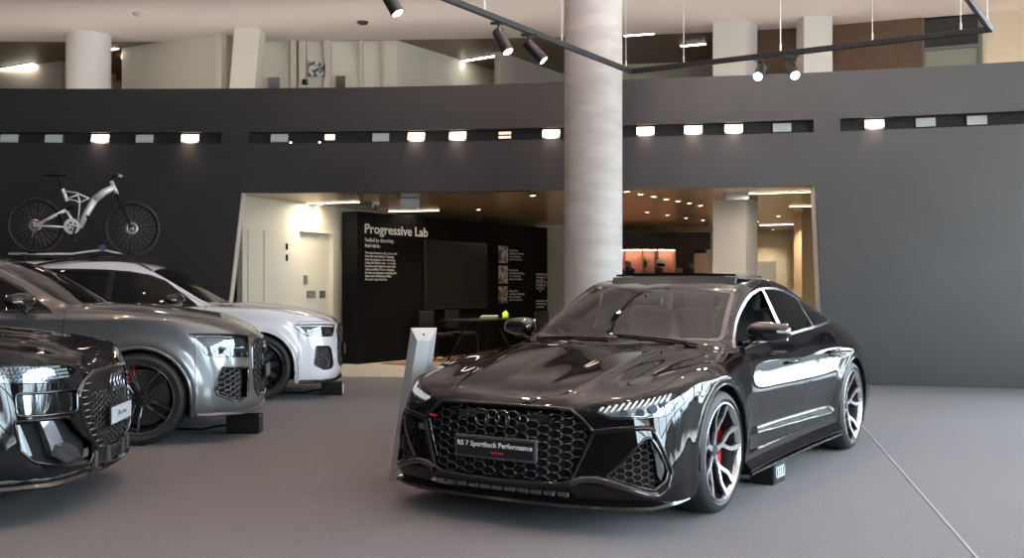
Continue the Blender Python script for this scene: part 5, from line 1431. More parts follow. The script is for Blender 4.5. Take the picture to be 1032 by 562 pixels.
    bmobj('base_body',bm,mat('ornament_blue',(.03,.05,.16),.3),v,smooth=True)
    bm=bmesh.new(); b_lathe(bm,[(.001,.18),(.05,.19),(.07,.25),(.05,.32),(.001,.34)],16,axis='Z'); bmobj('top_piece',bm,mat('ornament_grey',(.4,.4,.45),.3),v,smooth=True)
    v=empty('potted_plant',(X(650.5),Yc+.15,zs),0,'green leafy plant in a pale pot in the lit niche','plant')
    bm=bmesh.new(); b_lathe(bm,[(.001,0),(.05,0),(.065,.17),(.055,.17),(.05,.02)],20,axis='Z'); bmobj('pot',bm,mat('pot_pale',(.6,.45,.38),.5),v,smooth=True)
    bm=bmesh.new()
    rr=random.Random(3)
    for k in range(26):
        a=rr.uniform(0,2*PI); l=rr.uniform(.15,.30); t=rr.uniform(.1,.55); p=Vector((0,0,.15)); d=Vector((math.cos(a)*t,math.sin(a)*t,1)).normalized(); s_=d.cross(Vector((0,0,1))).normalized()*.018
        b1=[bm.verts.new(p-s_*.4),bm.verts.new(p+d*l*.5-s_),bm.verts.new(p+d*l),bm.verts.new(p+d*l*.5+s_)]; bm.faces.new(b1)
    bmobj('leaves',bm,mat('leaf_green',(.06,.20,.03),.5),v)
    v=empty('helmet',(X(665.5),Yc+.0,zs),0,'white helmet with dark visor standing on the cabinet ledge','helmet')
    bm=bmesh.new(); bmesh.ops.create_uvsphere(bm,u_segments=20,v_segments=14,radius=.13)
    for q_ in bm.verts: q_.co.z=max(q_.co.z,-.085)+.25
    bmobj('helmet_shell',bm,mat('helmet_white',(.75,.72,.70),.25),v,smooth=True)
    bm=bmesh.new(); b_box(bm,(0,-.11,.235),(.19,.06,.07),bev=.02); bmobj('visor',bm,BLK(),v)
    bm=bmesh.new(); b_lathe(bm,[(.001,0),(.10,0),(.08,.08),(.06,.17),(.001,.17)],16,axis='Z'); bmobj('stand',bm,mat('ornament_blue',(.03,.05,.16),.3),v)
    v=empty('table_lamp',(X(693.5),Yc-.25,Z(277)),0,'small dark table lamp right of the lit niches','lamp')
    bm=bmesh.new(); b_lathe(bm,[(.06,.12),(.10,.12),(.07,.24),(.03,.27),(.001,.27)],20,axis='Z'); bmobj('lamp_shade',bm,mat('shade_dark',(.06,.055,.05),.5),v,smooth=True)
    bm=bmesh.new(); b_cyl(bm,(0,0,0),(0,0,.13),.012,n=8); b_cyl(bm,(0,0,0),(0,0,.015),.06,n=16); bmobj('base',bm,dk,v)
    bm=bmesh.new(); b_box(bm,(X(683.7)-ox,-.1,Z(277)+.08),(.16,.02,.16),bev=.004); o=bmobj('picture_card',bm,mat('card_cream',(.5,.42,.33),.5)); o.location=(ox,Yc-.04,0); tag(o,'small cream card on the black cabinet beside the niches','card')
    # ledge that carries lamp and card
    # ---- stylised curtain strip and glass panel right of the square column
    bm=bmesh.new()
    P=[]; 
    for k in range(33): P.append((6.1+k*.012,23.6+.03*math.sin(k*1.3)))
    for k in range(32):
        a=P[k];b_=P[k+1]; f=[bm.verts.new((a[0],a[1],0)),bm.verts.new((b_[0],b_[1],0)),bm.verts.new((b_[0],b_[1],2.35)),bm.verts.new((a[0],a[1],2.35))]; bm.faces.new(f)
    bmesh.ops.remove_doubles(bm,verts=bm.verts[:],dist=1e-4)
    o=bmobj('curtain',bm,mat('curtain_cream',(.6,.52,.38),.8),smooth=True); tag(o,'narrow pleated cream curtain right of the white square column','curtain')
    # ---- luminaires in the wall slots
    lit=mat('slot_lamp_lit',(1,.9,.8),.5,emit=(1,.72,.56),estr=5.0); off_=mat('slot_lamp_off_glow',(.42,.44,.45),.35,emit=(.8,.9,.9),estr=.10); half=mat('slot_lamp_dim',(.8,.6,.4),.5,emit=(1,.7,.45),estr=1.6)  # faces of the unlit lamps carry a faint added glow to look pale
    case=mat('slot_lamp_case',(.05,.05,.052),.5)
    spec=[(7,0,.26,-4),(52,0,.26,-4),(99,1,.26,-3),(144,0,.26,-3),(190,1,.26,-2),(280.5,0,.26,-1),(331.5,2,.15,-6),(383,0,.25,0),(419,1,.25,0),(461,1,.25,0),(508.7,2,.18,0),(555.5,1,.25,0),(651,1,.25,0),(699.5,1,.25,0),(740.5,1,.25,0),(789.5,0,.25,0),(883,1,.25,0),(935,0,.25,0),(987,0,.25,0)]
    names={1:'lit',0:'unlit pale',2:'dim warm'}
    place=['leftmost in the left slot','second in the left slot','third in the left slot','fourth in the left slot','last in the left slot','first in the middle slot','small, second in the middle slot','third in the middle slot','fourth in the middle slot','fifth in the middle slot','narrow, second left of the concrete column','just left of the concrete column','just right of the concrete column','second right of the concrete column','third right of the concrete column','last in the middle slot','first in the right slot','second in the right slot','third in the right slot']
    for (px,st,w,tl),pl in zip(spec,place):
        Xw=px_on_wall(px); Y=wallY(Xw)+.02; sl=math.atan2(wallY(Xw+.1)-wallY(Xw-.1),.2)
        r=empty('slot_lamp',(Xw,Y+.05,3.575),sl,'%s rectangular lamp in the dark wall, %s'%(names[st],pl),'wall lamp','lamps in the wall slots'); r.rotation_euler=(R(tl*0-12),0,sl)
        h_=.128 if st!=2 else .11
        bm=bmesh.new(); b_box(bm,(0,.055,0),(w+.012,.09,h_+.012),bev=.004,seg=1); bmobj('lamp_case',bm,case,r)
        bm=bmesh.new()
        if px==508.7: b_box(bm,(0,.005,.032),(w,.012,.034)); b_box(bm,(0,.005,-.032),(w,.012,.03))
        else: b_box(bm,(0,.005,.012),(w,.012,h_-.026)); 
        bmobj('lamp_face',bm,{0:off_,1:lit,2:half}[st],r)
        if st==0:
            bm=bmesh.new(); b_box(bm,(0,.004,-h_/2+.012),(w,.012,.018)); bmobj('lower_lip',bm,mat('slot_lip_pale',(.6,.62,.62),.4),r)
        if st==1 :
            l=bpy.data.lights.new('slot_beam','SPOT'); l.energy=60; l.color=(1,.74,.58); l.spot_size=R(100); l.spot_blend=.8; l.shadow_soft_size=.1
            o=bpy.data.objects.new('slot_beam',l); col.objects.link(o); o.parent=r; o.location=(0,-.05,0); o.rotation_euler=(R(40),0,0)
    for px,py,lb in ((292.5,143.7,'tiny glowing spot at the left end of the middle slot'),(321.8,142.7,'tiny glowing spot beside the small dim lamp in the middle slot')):
        Xw=px_on_wall(px); r=empty('mini_spot',(Xw,wallY(Xw)+.03,3.50),0,lb,'spotlight')
        bm=bmesh.new(); b_cyl(bm,(0,0,0),(0,.06,.01),.022,n=16); bmobj('spot_body',bm,case,r)
        bm=bmesh.new(); b_cyl(bm,(0,-.004,0),(0,.0,0),.019,n=16); bmobj('spot_lens',bm,mat('mini_glow',(1,.9,.85),.5,emit=(1,.85,.75),estr=2.5),r)
    # ---- suspended black track with spotlights
    TZ=3.6; UPL=22
    def tp(px,py,z=TZ): Y=(z-HCAM)*FPX/(HY-py); return Vector(((px-516)/FPX*Y,Y,z))
    P2=tp(636,72); P3=tp(998,29.5); v=(tp(458,0)-P2).normalized(); wv=(P3-P2)
    v=(v-wv.normalized()*v.dot(wv.normalized())).normalized()*6.2
    C=[P2,P3,P3+v,P2+v]; o0=(P2+P3)/2
    tr=empty('lighting_track',o0,0,'black rectangular lighting track hung from the ceiling on thin wires','lighting track'); tm=mat('track_black',(.018,.02,.024),.35,.3)
    for a,b_ in zip(C,C[1:]+C[:1]):
        a=a-o0;b_=b_-o0; d=b_-a; bm=bmesh.new(); ro=Matrix.Rotation(math.atan2(d.y,d.x),3,'Z'); b_box(bm,(a+b_)/2,(d.length+.04,.042,.05),rot=ro,bev=.003,seg=1); b_box(bm,(a+b_)/2-Vector((0,0,.024)),(d.length,.012,.006),rot=ro); bmobj('rail',bm,tm,tr)
    for a,b_ in zip(C,C[1:]+C[:1]):          # fill lights added above the rails to brighten the ceiling
        d=b_-a; l=bpy.data.lights.new('added_ceiling_fill','AREA'); l.shape='RECTANGLE'; l.size=d.length*.95; l.size_y=.03; l.energy=UPL*d.length; l.color=(1,.80,.73)
        o=bpy.data.objects.new('added_ceiling_fill',l); col.objects.link(o); o.parent=tr; o.location=(a+b_)/2-o0+Vector((0,0,.03)); o.rotation_euler=(PI,0,-math.atan2(d.y,d.x))
    wires=[]
    for a,b_,ts in ((C[0],C[1],(.17,.46,.71,.93)),(C[0],C[3],(.02,.24,.45,.75)),(C[1],C[2],(.03,.5,)),(C[3],C[2],(.2,.8))):
        for t in ts: wires.append(a.lerp(b_,t)-o0)
    for w_ in wires:
        bm=bmesh.new(); b_cyl(bm,w_+Vector((0,0,.02)),w_+Vector((0,0,HC-TZ)),.004,n=6); b_cyl(bm,w_+Vector((0,0,.02)),w_+Vector((0,0,.09)),.010,n=8); bmobj('suspension_wire',bm,mat('wire_steel',(.6,.6,.6),.3,.8),tr)
    def spot(pt,aim,lb,scale=1.,energy=60,em=25):
        r=empty('track_spotlight',pt-Vector((0,0,.027)),0,lb,'spotlight','spotlights on the black track')
        bm=bmesh.new(); b_box(bm,(0,0,-.008),(.14,.03,.02),bev=.003); b_cyl(bm,(0,0,-.01),(0,0,-.085),.012,n=10); bmobj('adapter',bm,tm,r)
        d=Vector(aim).normalized(); c=Vector((0,0,-.095)); L_=.20*scale
        bm=bmesh.new(); q=d.to_track_quat('Z','Y').to_matrix().to_4x4()
        b_lathe(bm,[(.001,-.03),(.045,-.03),(.05,-.02),(.05,L_),(.044,L_),(.042,L_-.012),(.001,L_-.012)],28,axis='Z'); bmesh.ops.transform(bm,matrix=Matrix.Translation(c)@q,verts=bm.verts[:]); bmobj('lamp_head',bm,tm,r,smooth=True,autosmooth=R(35))
        bm=bmesh.new(); b_cyl(bm,c+d*(L_-.012),c+d*(L_-.007),.041,n=24); bmobj('lens',bm,mat('spot_glow',(1,.9,.85),.5,emit=(1,.87,.80),estr=em),r)
        l=bpy.data.lights.new('spot_beam','SPOT'); l.energy=energy; l.color=(1,.85,.72); l.spot_size=R(60); l.spot_blend=.5; l.shadow_soft_size=.04
        o=bpy.data.objects.new('spot_beam',l); col.objects.link(o); o.parent=r; o.location=c+d*(L_+.01); o.rotation_euler=(-d).to_track_quat('Z','Y').to_euler()
    spot(C[0].lerp(C[3],.415),(.42,-.35,-.9),'black spotlight on the long track run, upper left of the concrete column')
    spot(C[0].lerp(C[3],.335),(.75,-.2,-.85),'second black spotlight on the long track run, just left of the column')
    spot(C[0].lerp(C[3],.66),(.5,-.2,-.9),'black spotlight cut off by the top edge, left of the two others')
    spot(C[0].lerp(C[1],.405),(-.35,-.75,-.55),'left of two glowing spotlights on the far track run, right of the column')
    spot(C[0].lerp(C[1],.49),(.0,-.75,-.65),'right of two glowing spotlights on the far track run, right of the column')
    # ---- ceiling downlights above the cars and the detectors
    for i,x in enumerate((-6.5,-4.3,-2.1,.3,2.6,4.9,7.2)):
        for j,y in enumerate((1.5,4.2,6.9,9.6,12.3)):
            if (i+j)%2==0 or y<8: downlight(x,y,HC,'recessed downlight in the white ceiling over the cars','downlights in the white ceiling',78 if x<1 else 12,(1,.56,.36) if x<-1 else (1,.70,.55),r=.07,e=90 if x<-1 else 91,size=R(75))
    for px,py,lb in ((365.5,22,'black smoke detector on the white ceiling left of the spotlights'),(139.5,13.5,'pale detector on the white ceiling, top left')):
        x,y=cp(px,py,HC); r=empty('smoke_detector',(x,y,HC),0,lb,'smoke detector'); m_=BLK() if px>200 else mat('lamp_white_case',(.5,.5,.48),.4)
        bm=bmesh.new(); b_lathe(bm,[(.001,-.05),(.06,-.045),(.09,-.02),(.095,0)],24,axis='Z'); bmobj('detector_body',bm,m_,r,smooth=True)
    # ---- lamps and things on the gallery
    gl=mat('gallery_lamp',(1,1,.95),.4,emit=(1,.93,.80),estr=14)
    for i,(a,b_,lb) in enumerate((((0,70.5),(34,64.5),'linear lamp on the gallery ceiling at the far left'),((103,51.5),(117.5,49),'linear lamp right of the white round gallery column'),((465.6,62),(500,56.5),'linear lamp above the warm-lit gallery wall'),((629,36.3),(659,34),'linear lamp just right of the concrete column on the gallery ceiling'),((686,46.8),(711,44.5),'linear lamp left of the white square gallery column'))):
        linlamp(cp(*a,HC),cp(*b_,HC),HC+.015,lb,gl,.09)
    for px,py,pw in ((465,68,220),(128,62,110),(1010,20,240)):
        x,y=cp(px,py,HC) if px<1000 else (8.0,15.9); 
        l=bpy.data.lights.new('gallery_beam','SPOT'); l.energy=pw; l.color=(1,.8,.5); l.spot_size=R(95); l.spot_blend=.8; l.shadow_soft_size=.05
        rt=empty('downlight',(x+.05,y-.35,HC-.0),0,{465:'warm downlight on the gallery ceiling grazing the cream wall',128:'warm downlight on the gallery ceiling at the left cream wall',1010:'warm downlight on the gallery ceiling at the far right'}[px],'downlight')
        bm=bmesh.new(); b_lathe(bm,[(.05,0),(.05,-.012),(.038,-.014),(.034,0)],20,axis='Z'); bmobj('ring',bm,mat('downlight_ring',(.5,.5,.5),.4),rt)
        bm=bmesh.new(); b_cyl(bm,(0,0,-.006),(0,0,0),.034,n=16); bmobj('lens',bm,mat('downlight_glow_60',(1,.9,.8),.5,emit=(1,.72,.5),estr=60),rt)
        o=bpy.data.objects.new('gallery_beam',l); col.objects.link(o); o.parent=rt; o.location=(0,0,-.03)
    def poster(px0,px1,py0,py1,Y,lb,c1,c2,sc_=9,cat='poster',name='wall_poster'):
        w=(px1-px0)/FPX*Y; h_=(py1-py0)/FPX*Y; bm=bmesh.new(); b_box(bm,(0,0,0),(w,.02,h_),bev=.003,seg=1)
        o=bmobj(name,bm,mat('print_%d'%px0,c1,.5,noise=(sc_,3,c2,.45,.55)),loc=((px0+px1)/2/FPX*Y-516/FPX*Y,Y,zat((py0+py1)/2,Y))); tag(o,lb,cat)
    Yp=18.42
    poster(311,328,62,77,Yp,'white wall poster with dark pictures on the gallery wall',(.55,.56,.58),(.05,.06,.08),14)
    poster(271,282,78,90,Yp,'grey framed picture half behind the parapet on the gallery wall',(.16,.17,.18),(.10,.11,.12),3,'picture','framed_picture')
    poster(338.5,348,76.5,90,Yp,'dark brown framed picture half behind the parapet, right of the poster',(.10,.08,.05),(.05,.04,.03),3,'picture','framed_picture')
    poster(304.5,310.5,79.5,86,Yp,'small brown notice on the gallery wall below the poster',(.16,.12,.08),(.10,.08,.06),3,'notice','wall_notice')
    poster(117,121.5,69,81,21.33,'red fire sign on the gallery wall left of the cream block',(.35,.02,.02),(.25,.015,.015),3,'sign','fire_sign')
    o=empty('wire_stand',(-8.2,17.2,3.25),0,'thin black wire stand showing above the parapet at far left','stand')
    bm=bmesh.new(); b_tube(bm,[(-.10,0,0),(-.10,0,1.06),(0,0,1.19),(.10,0,1.06),(.10,0,0)],.008,6); b_tube(bm,[(0,0,1.19),(-.01,0,1.25),(.03,0,1.27)],.007,6); bmobj('stand_frame',bm,MBK(),o)
    o=empty('flower_arrangement',(7.15,16.2,3.25),0,'orange flowers just showing above the parapet at the right','flowers')
    bm=bmesh.new(); b_lathe(bm,[(.001,0),(.09,0),(.13,.35),(.09,.55),(.10,.60),(.001,.58)],20,axis='Z'); bmobj('vase',bm,mat('vase_grey',(.3,.3,.3),.4),o,smooth=True)
    bm=bmesh.new(); rr=random.Random(5); tips=[]
    for k in range(9): 
        t=Vector((rr.uniform(-.35,.35),rr.uniform(-.2,.2),rr.uniform(1.05,1.26))); tips.append(t); b_tube(bm,[(0,0,.55),t*.7+Vector((0,0,.2)),t],.006,5)
    bmobj('stems',bm,mat('stem_green',(.05,.10,.03),.6),o)
    bm=bmesh.new()
    for t in tips[:5]:
        for a_ in range(5): 
            p=t; q_=t+Vector((math.cos(a_*1.25)*.05,math.sin(a_*1.25)*.05,.06)); s_=Vector((-math.sin(a_*1.25),math.cos(a_*1.25),0))*.018
            bm.faces.new([bm.verts.new(p),bm.verts.new((p+q_)/2+s_),bm.verts.new(q_),bm.verts.new((p+q_)/2-s_)])
    bmobj('petals',bm,mat('petal_orange',(.6,.10,.03),.5),o)
    # ---- silver display post beside the fastback
    ps=empty('display_post',(-.76,7.46,0),R(4),'leaning silver aluminium display post beside the black fastback','display post'); al=mat('brushed_silver',(.52,.54,.56),.34,.6)
    bm=bmesh.new(); h_=1.055; lean=.142; w0,w1=.20,.182; dp=.10
    def ring(z,x0,x1,y0,y1): return [bm.verts.new(p) for p in ((x0,y0,z),(x1,y0,z),(x1,y1,z),(x0,y1,z))]
    b0=ring(0,-w0/2,w0/2,0,dp); t0=ring(h_,-w1/2+lean,w1/2+lean,.02,dp)
    i0=[bm.verts.new(p) for p in ((-w0/2+.045,-.035,0),(w0/2-.045,-.035,0),(w1/2+lean-.045,-.025,h_-.085),(-w1/2+lean+.045,-.025,h_-.085))]
    bm.faces.new(i0); bm.faces.new((b0[0],i0[0],i0[3],t0[0])); bm.faces.new((i0[1],b0[1],t0[1],i0[2])); bm.faces.new((i0[3],i0[2],t0[1],t0[0]))
    bm.faces.new((b0[1],b0[2],t0[2],t0[1])); bm.faces.new((b0[2],b0[3],t0[3],t0[2])); bm.faces.new((b0[3],b0[0],t0[0],t0[3])); bm.faces.new(t0); bm.faces.new((b0[0],b0[3],b0[2],b0[1],i0[1],i0[0]))
    bmobj('post_body',bm,al,ps)
    bm=bmesh.new(); b_cyl(bm,(lean+.0,-.008,h_-.045),(lean,.004,h_-.042),.007,n=12); bmobj('indicator',bm,BLK(),ps)
    # ---- power boxes on the floor
    def pbox(x,y,rz,s,lb,face=None):
        r=empty('power_box',(x,y,0),rz,lb,'floor box'); bm=bmesh.new(); b_box(bm,(0,0,s[2]/2),s,bev=.008); bmobj('box_body',bm,mat('box_black',(.005,.005,.006),.3),r)
        if face=='rings':
            bm=bmesh.new(); b_box(bm,(0,0,0),(.205,.004,.120),bev=.001,seg=1); 
            k=bmobj('logo_panel',bm,mat('logo_panel_dark',(.03,.03,.034),.3),r,loc=(s[0]/2+.001,0,s[2]/2)); k.rotation_euler=(0,0,PI/2)
            bm=bmesh.new()
            for q in range(4):
                b_tube(bm,[(s[0]/2+.006,(q-1.5)*.042+math.cos(2*PI*j/24)*.027,s[2]/2+math.sin(2*PI*j/24)*.036) for j in range(24)],.0036,6,closed=True)
            bmobj('ring_logo',bm,mat('logo_white',(.70,.72,.75),.4),r,smooth=True)
        if face=='pale':
            bm=bmesh.new(); b_box(bm,(s[0]/2+.001,0,s[2]/2),(.004,s[1]*.8,s[2]*.75)); bmobj('label_panel',bm,mat('label_white',(.7,.7,.68),.5),r)
        bm=bmesh.new(); b_tube(bm,[(-s[0]/2,0,s[2]*.4),(-s[0]/2-.10,.02,s[2]*.35),(-s[0]/2-.25,.06,.02),(-s[0]/2-.55,.20,.012),(-s[0]/2-.9,.25,.012)],.011,8); bmobj('cable',bm,MBK(),r,smooth=True)
        return r
    pbox(1.765,7.36,math.atan2(-.534,.8455),(.17,.25,.16),'black floor box with four-ring logo under the sill of the fastback','rings')
    pbox(-2.47,9.85,R(2),(.30,.20,.17),'plain black floor box in front of the grey SUV')
    pbox(-2.24,13.3,R(4),(.26,.20,.155),'black floor box with pale label in front of the white SUV','pale')
def build_bike():
    loc,rz=SUVP['white']
    hd=Vector((math.cos(rz),math.sin(rz),0)); lt=Vector((-math.sin(rz),math.cos(rz),0)); o=Vector(loc)+hd*-2.785+lt*.20; zr=2.106; k=.002644
    r=empty('mountain_bicycle',(o.x,o.y,zr-.33),rz,'silver full-suspension bicycle on the roof of the white SUV','bicycle')
    Q=lambda zx,zy,y=0.: Vector(((zx-165)*k,y,(315-zy)*k+.33))
    sil=mat('bike_silver',(.78,.81,.84),.32,.3); bk=MBK(); st=mat('spoke_steel',(.45,.45,.46),.3,.9)
    def tube(nm,pts,rad,m=sil,n=10):
        bm=bmesh.new(); b_tube(bm,pts,rad,n); return bmobj(nm,bm,m,r,smooth=True)
    for hub in (Q(165,315),Q(600,325)):
        w=empty('wheel',hub); w.parent=r
        bm=bmesh.new(); b_lathe(bm,[(.322+.022*math.cos(a),.022*math.sin(a)) for a in [2*PI*i/10 for i in range(10)]],56,closed=True); bmobj('tyre',bm,RUB(),w,smooth=True)
        bm=bmesh.new(); b_lathe(bm,[(.300,-.010),(.306,-.011),(.306,.011),(.300,.010),(.290,.006),(.290,-.006)],56,closed=True); bmobj('rim',bm,bk,w,smooth=True)
        bm=bmesh.new()
        for i in range(28):
            a=2*PI*i/28; b_=a+(.35 if i%2 else -.35); s_=.022 if (i//2)%2 else -.022; b_tube(bm,[(.02*math.cos(b_),s_,.02*math.sin(b_)),(.292*math.cos(a),0,.292*math.sin(a))],.0014,4)
        bmobj('spokes',bm,st,w)
        bm=bmesh.new(); b_cyl(bm,(0,-.05,0),(0,.05,0),.018,n=14); bmobj('hub',bm,sil,w)
        bm=bmesh.new(); b_lathe(bm,[(.045,-.036),(.078,-.036),(.078,-.033),(.045,-.033)],32,closed=True); bmobj('brake_disc',bm,st,w)
    bm=bmesh.new(); b_tube(bm,[Q(517,128),Q(470,155),Q(428,190)],[.036,.044,.046],12); b_tube(bm,[Q(432,186),Q(395,250),Q(362,322)],[.044,.040,.032],12); bmobj('main_beam',bm,sil,r,smooth=True)
    tube('head_tube',[Q(505,100),Q(532,165)],.024); tube('seat_tube',[Q(285,140),Q(305,198)],.022)
    tube('seat_post',[Q(262,88),Q(290,150)],.014,bk)
    bm=bmesh.new()
    for P in ([Q(298,152),Q(345,158),Q(400,182)],[Q(303,188),Q(345,196),Q(362,205)],[Q(310,185),Q(352,168)],[Q(350,162),Q(365,205)],[Q(362,205),Q(405,182)],[Q(362,205),Q(355,290)]): b_tube(bm,P,.010,8)
    bmobj('frame_truss',bm,sil,r,smooth=True)
    bm=bmesh.new()
    for y in (-.05,.05): b_tube(bm,[Q(165,315,y),Q(300,240,y*.8)],.012,8); b_tube(bm,[Q(165,315,y),Q(310,322,y*.8)],.012,8); b_tube(bm,[Q(300,240,y*.8),Q(335,300,y*.6)],.012,8)
    bmobj('rear_swingarm',bm,sil,r,smooth=True)
    tube('shock_absorber',[Q(300,240),Q(350,215)],.018,bk)
    bm=bmesh.new()
    for y in (-.055,.055): b_tube(bm,[Q(532,165,y),Q(570,250,y),Q(600,325,y)],[.016,.018,.012],8)
    b_tube(bm,[Q(532,165,-.06),Q(532,165,.06)],.016,8); bmobj('fork',bm,bk,r,smooth=True)
    tube('stem',[Q(503,98),Q(520,76),Q(545,74)],.016,bk)
    tube('handlebar',[Q(555,85,-.30),Q(548,78,-.2),Q(540,74,-.05),Q(540,74,.05),Q(548,78,.2),Q(555,85,.30)],.013,bk)
    tube('grip',[Q(572,88,-.31),Q(548,80,-.2)],.016,sil)
    bm=bmesh.new(); b_tube(bm,[Q(203,72),Q(225,76),Q(262,78),Q(300,74),Q(315,76)],[.035,.055,.045,.022,.014],10); 
    for v in bm.verts: 
        c=.33+(315-76)*k; v.co.z=c+(v.co.z-c)*.4
        v.co.y*=1.3
    bmobj('saddle',bm,bk,r,smooth=True)
    bm=bmesh.new(); b_lathe(bm,[(.055,-.004),(.098,-.004),(.098,.004),(.055,.004)],32,closed=True); b_lathe(bm,[(.001,-.03),(.03,-.03),(.03,.03),(.001,.03)],20)
    for a in range(5): b_tube(bm,[(0,0,0),(.08*math.cos(a*1.2566),0,.08*math.sin(a*1.2566))],.010,6)
    bmobj('chainring',bm,sil,r,loc=Q(332,318,-.06),autosmooth=R(30))
    tube('crank',[Q(332,318,-.08),Q(352,322,-.09),Q(335,380,-.09)],.012,bk)
    bm=bmesh.new(); b_box(bm,Q(335,385,-.13),(.09,.08,.02),bev=.004); bmobj('pedal',bm,bk,r)
    bm=bmesh.new(); b_lathe(bm,[(.001,-.045),(.05,-.045),(.035,-.03),(.001,-.03)],20); bmobj('cassette',bm,st,r,loc=Q(165,315))
    bm=bmesh.new(); b_tube(bm,[Q(170,340,-.04),Q(330,345,-.06)],.004,5); b_tube(bm,[Q(170,297,-.04),Q(330,292,-.06)],.004,5); bmobj('chain',bm,bk,r)
    # rack: two crossbars on feet, wheel tray and holding arm
    rk=empty('bicycle_roof_rack',(o.x,o.y,1.665),rz,'roof rack with wheel tray under the silver bicycle','roof rack')
    def tb(nm,pts,rad,m,n=8): bm=bmesh.new(); b_tube(bm,pts,rad,n); return bmobj(nm,bm,m,rk,smooth=True)
    Q2=lambda zx,zy,y=0.: Vector(((zx-165)*k,y,(315-zy)*k+zr-1.665))
    tb('wheel_tray',[Q2(45,448),Q2(200,449),Q2(330,447),Q2(400,436),Q2(470,428),Q2(520,440),Q2(620,449)],.013,sil)
    for yy in (-.02,.02): pass
    for zx in (165,480):
        tb('crossbar',[Q2(zx,462,-.62),Q2(zx,460,0),Q2(zx,462,.62)],.016,bk)
        for y in (-.62,.62):
            bm=bmesh.new(); q=Q2(zx,470,y); b_box(bm,(q.x,q.y,q.z-.010),(.12,.06,.07),bev=.012); bmobj('foot',bm,bk,rk)
    tb('holding_arm',[Q2(470,415,-.05),Q2(430,330,-.06),Q2(398,265,-.05)],.012,bk)
    bm=bmesh.new(); q=Q2(468,418,-.05); b_cyl(bm,(q.x,q.y-.03,q.z),(q.x,q.y+.03,q.z),.036,n=20); bmobj('arm_joint',bm,mat('joint_blue',(.06,.08,.14),.3),rk)
    for zx in (150,590):
        bm=bmesh.new(); q=Q2(zx,442); b_box(bm,q,(.10,.06,.03),bev=.008); bmobj('wheel_strap',bm,bk,rk)
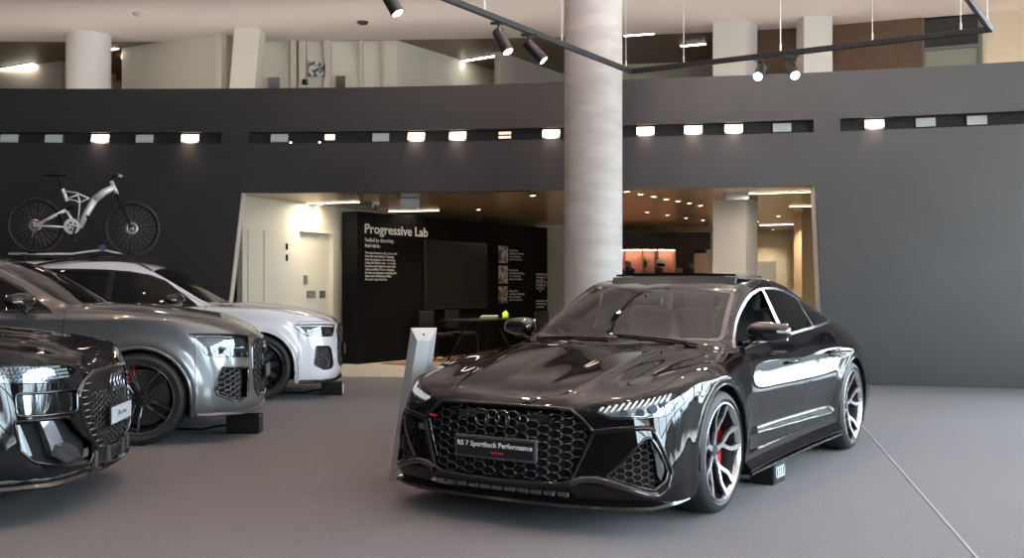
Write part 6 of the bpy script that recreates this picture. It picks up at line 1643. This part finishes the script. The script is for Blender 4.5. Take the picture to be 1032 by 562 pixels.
# ------------------------------------------------------------------ camera, light, assembly
def setup():
    sc=bpy.context.scene
    cam=bpy.data.cameras.new('camera'); co=bpy.data.objects.new('camera',cam); col.objects.link(co); sc.camera=co
    co.location=(0,0,HCAM); co.rotation_euler=(PI/2,0,0); cam.sensor_width=36; cam.lens=FPX/1032*36; cam.shift_y=(HY-281)/1032; cam.clip_start=.05; cam.clip_end=200
    w=bpy.data.worlds.new('world'); sc.world=w; w.use_nodes=True; nt=w.node_tree; bg=nt.nodes['Background']
    tc=nt.nodes.new('ShaderNodeTexCoord'); sp=nt.nodes.new('ShaderNodeSeparateXYZ'); nt.links.new(tc.outputs['Generated'],sp.inputs[0])
    no=nt.nodes.new('ShaderNodeTexNoise'); no.inputs['Scale'].default_value=7; no.inputs['Detail'].default_value=6; nt.links.new(tc.outputs['Generated'],no.inputs['Vector'])
    ad=nt.nodes.new('ShaderNodeMath'); ad.operation='MULTIPLY_ADD'; ad.inputs[1].default_value=-.35; nt.links.new(no.outputs['Fac'],ad.inputs[0]); nt.links.new(sp.outputs['Z'],ad.inputs[2])
    r=nt.nodes.new('ShaderNodeValToRGB'); e=r.color_ramp.elements; e[0].position=0; e[0].color=(.55,.50,.48,1)
    # street, tree line, overcast sky
    mp=nt.nodes.new('ShaderNodeMath'); mp.operation='MULTIPLY_ADD'; mp.inputs[1].default_value=.5; mp.inputs[2].default_value=.5; nt.links.new(ad.outputs[0],mp.inputs[0]); nt.links.new(mp.outputs[0],r.inputs['Fac'])
    for p,c in ((.40,(.42,.44,.46,1)),(.42,(.035,.04,.042,1)),(.478,(.04,.048,.052,1)),(.495,(.74,.86,1.,1)),(1.,(.62,.78,1.,1))):
        q=r.color_ramp.elements.new(p); q.color=c
    r.color_ramp.elements[-1].color=(.62,.78,1.,1)
    nt.links.new(r.outputs['Color'],bg.inputs[0]); bg.inputs[1].default_value=27.
    def portal(x,y,z,rx,rz,sx,sy):
        l=bpy.data.lights.new('window_portal','AREA'); l.shape='RECTANGLE'; l.size=sx; l.size_y=sy; l.cycles.is_portal=True
        o=bpy.data.objects.new('window_portal',l); o.location=(x,y,z); o.rotation_euler=(rx,0,rz); col.objects.link(o)
    portal(11.85,8,2.8,R(90),R(90),23.8,5.5); portal(10.4,19.9,2.8,R(90),0,3.1,5.5)       # faces -x
    portal(7,-3.85,2.8,R(90),R(180),10,5.5)           # faces +y
    l=bpy.data.lights.new('added_gallery_fill','AREA'); l.shape='RECTANGLE'; l.size=20; l.size_y=.12; l.energy=85; l.color=(1,.84,.74)  # unseen fill light added behind the parapet to brighten ceiling and gallery
    o=bpy.data.objects.new('added_gallery_fill',l); o.location=(-1.5,16.45,4.15); o.rotation_euler=(PI-.25,0,-.06); col.objects.link(o)
    vs=sc.view_settings; vs.view_transform='Standard'; vs.look='None'; vs.gamma=1; vs.use_curve_mapping=False; vs.exposure=0.15
    sc.cycles.use_denoising=True; sc.cycles.max_bounces=8; sc.cycles.transparent_max_bounces=16; sc.cycles.sample_clamp_indirect=6
    sc.cycles.caustics_reflective=False; sc.cycles.caustics_refractive=False
def split_sides():
    """left and right pieces of a mirrored detail become parts of their own"""
    for o in list(bpy.data.objects):
        if o.type!='MESH' or o.parent is None or o.parent.name.split('.')[0] not in ('car',): continue
        me=o.data; n=len(me.vertices)
        if n==0: continue
        co=np.empty(n*3); me.vertices.foreach_get('co',co); y=co.reshape(-1,3)[:,1]
        if y.min()>=-1e-6 or y.max()<=1e-6: continue
        ed=np.empty(len(me.edges)*2,int); me.edges.foreach_get('vertices',ed); ed=ed.reshape(-1,2)
        if (y[ed[:,0]]*y[ed[:,1]]<=1e-12).any(): continue
        for sg in (1,-1):
            bm=bmesh.new(); bm.from_mesh(me); bmesh.ops.delete(bm,geom=[v for v in bm.verts if v.co.y*sg<0],context='VERTS')
            m2=bpy.data.meshes.new(me.name); bm.to_mesh(m2); bm.free()
            for m in me.materials: m2.materials.append(m)
            c=o.copy(); c.data=m2; col.objects.link(c)
        nm=o.name; bpy.data.objects.remove(o)
import time as _t
T0=_t.time()
setup()
_c,_s=build_rs7((.442,6.852,0),PI/2*3-.5632); _s.bm.free()
_c.name='car'
for _k in ('grey','white','black'): build_suv(_k)
split_sides()
build_room(); build_things(); build_bike()
print('built in',round(_t.time()-T0,1))
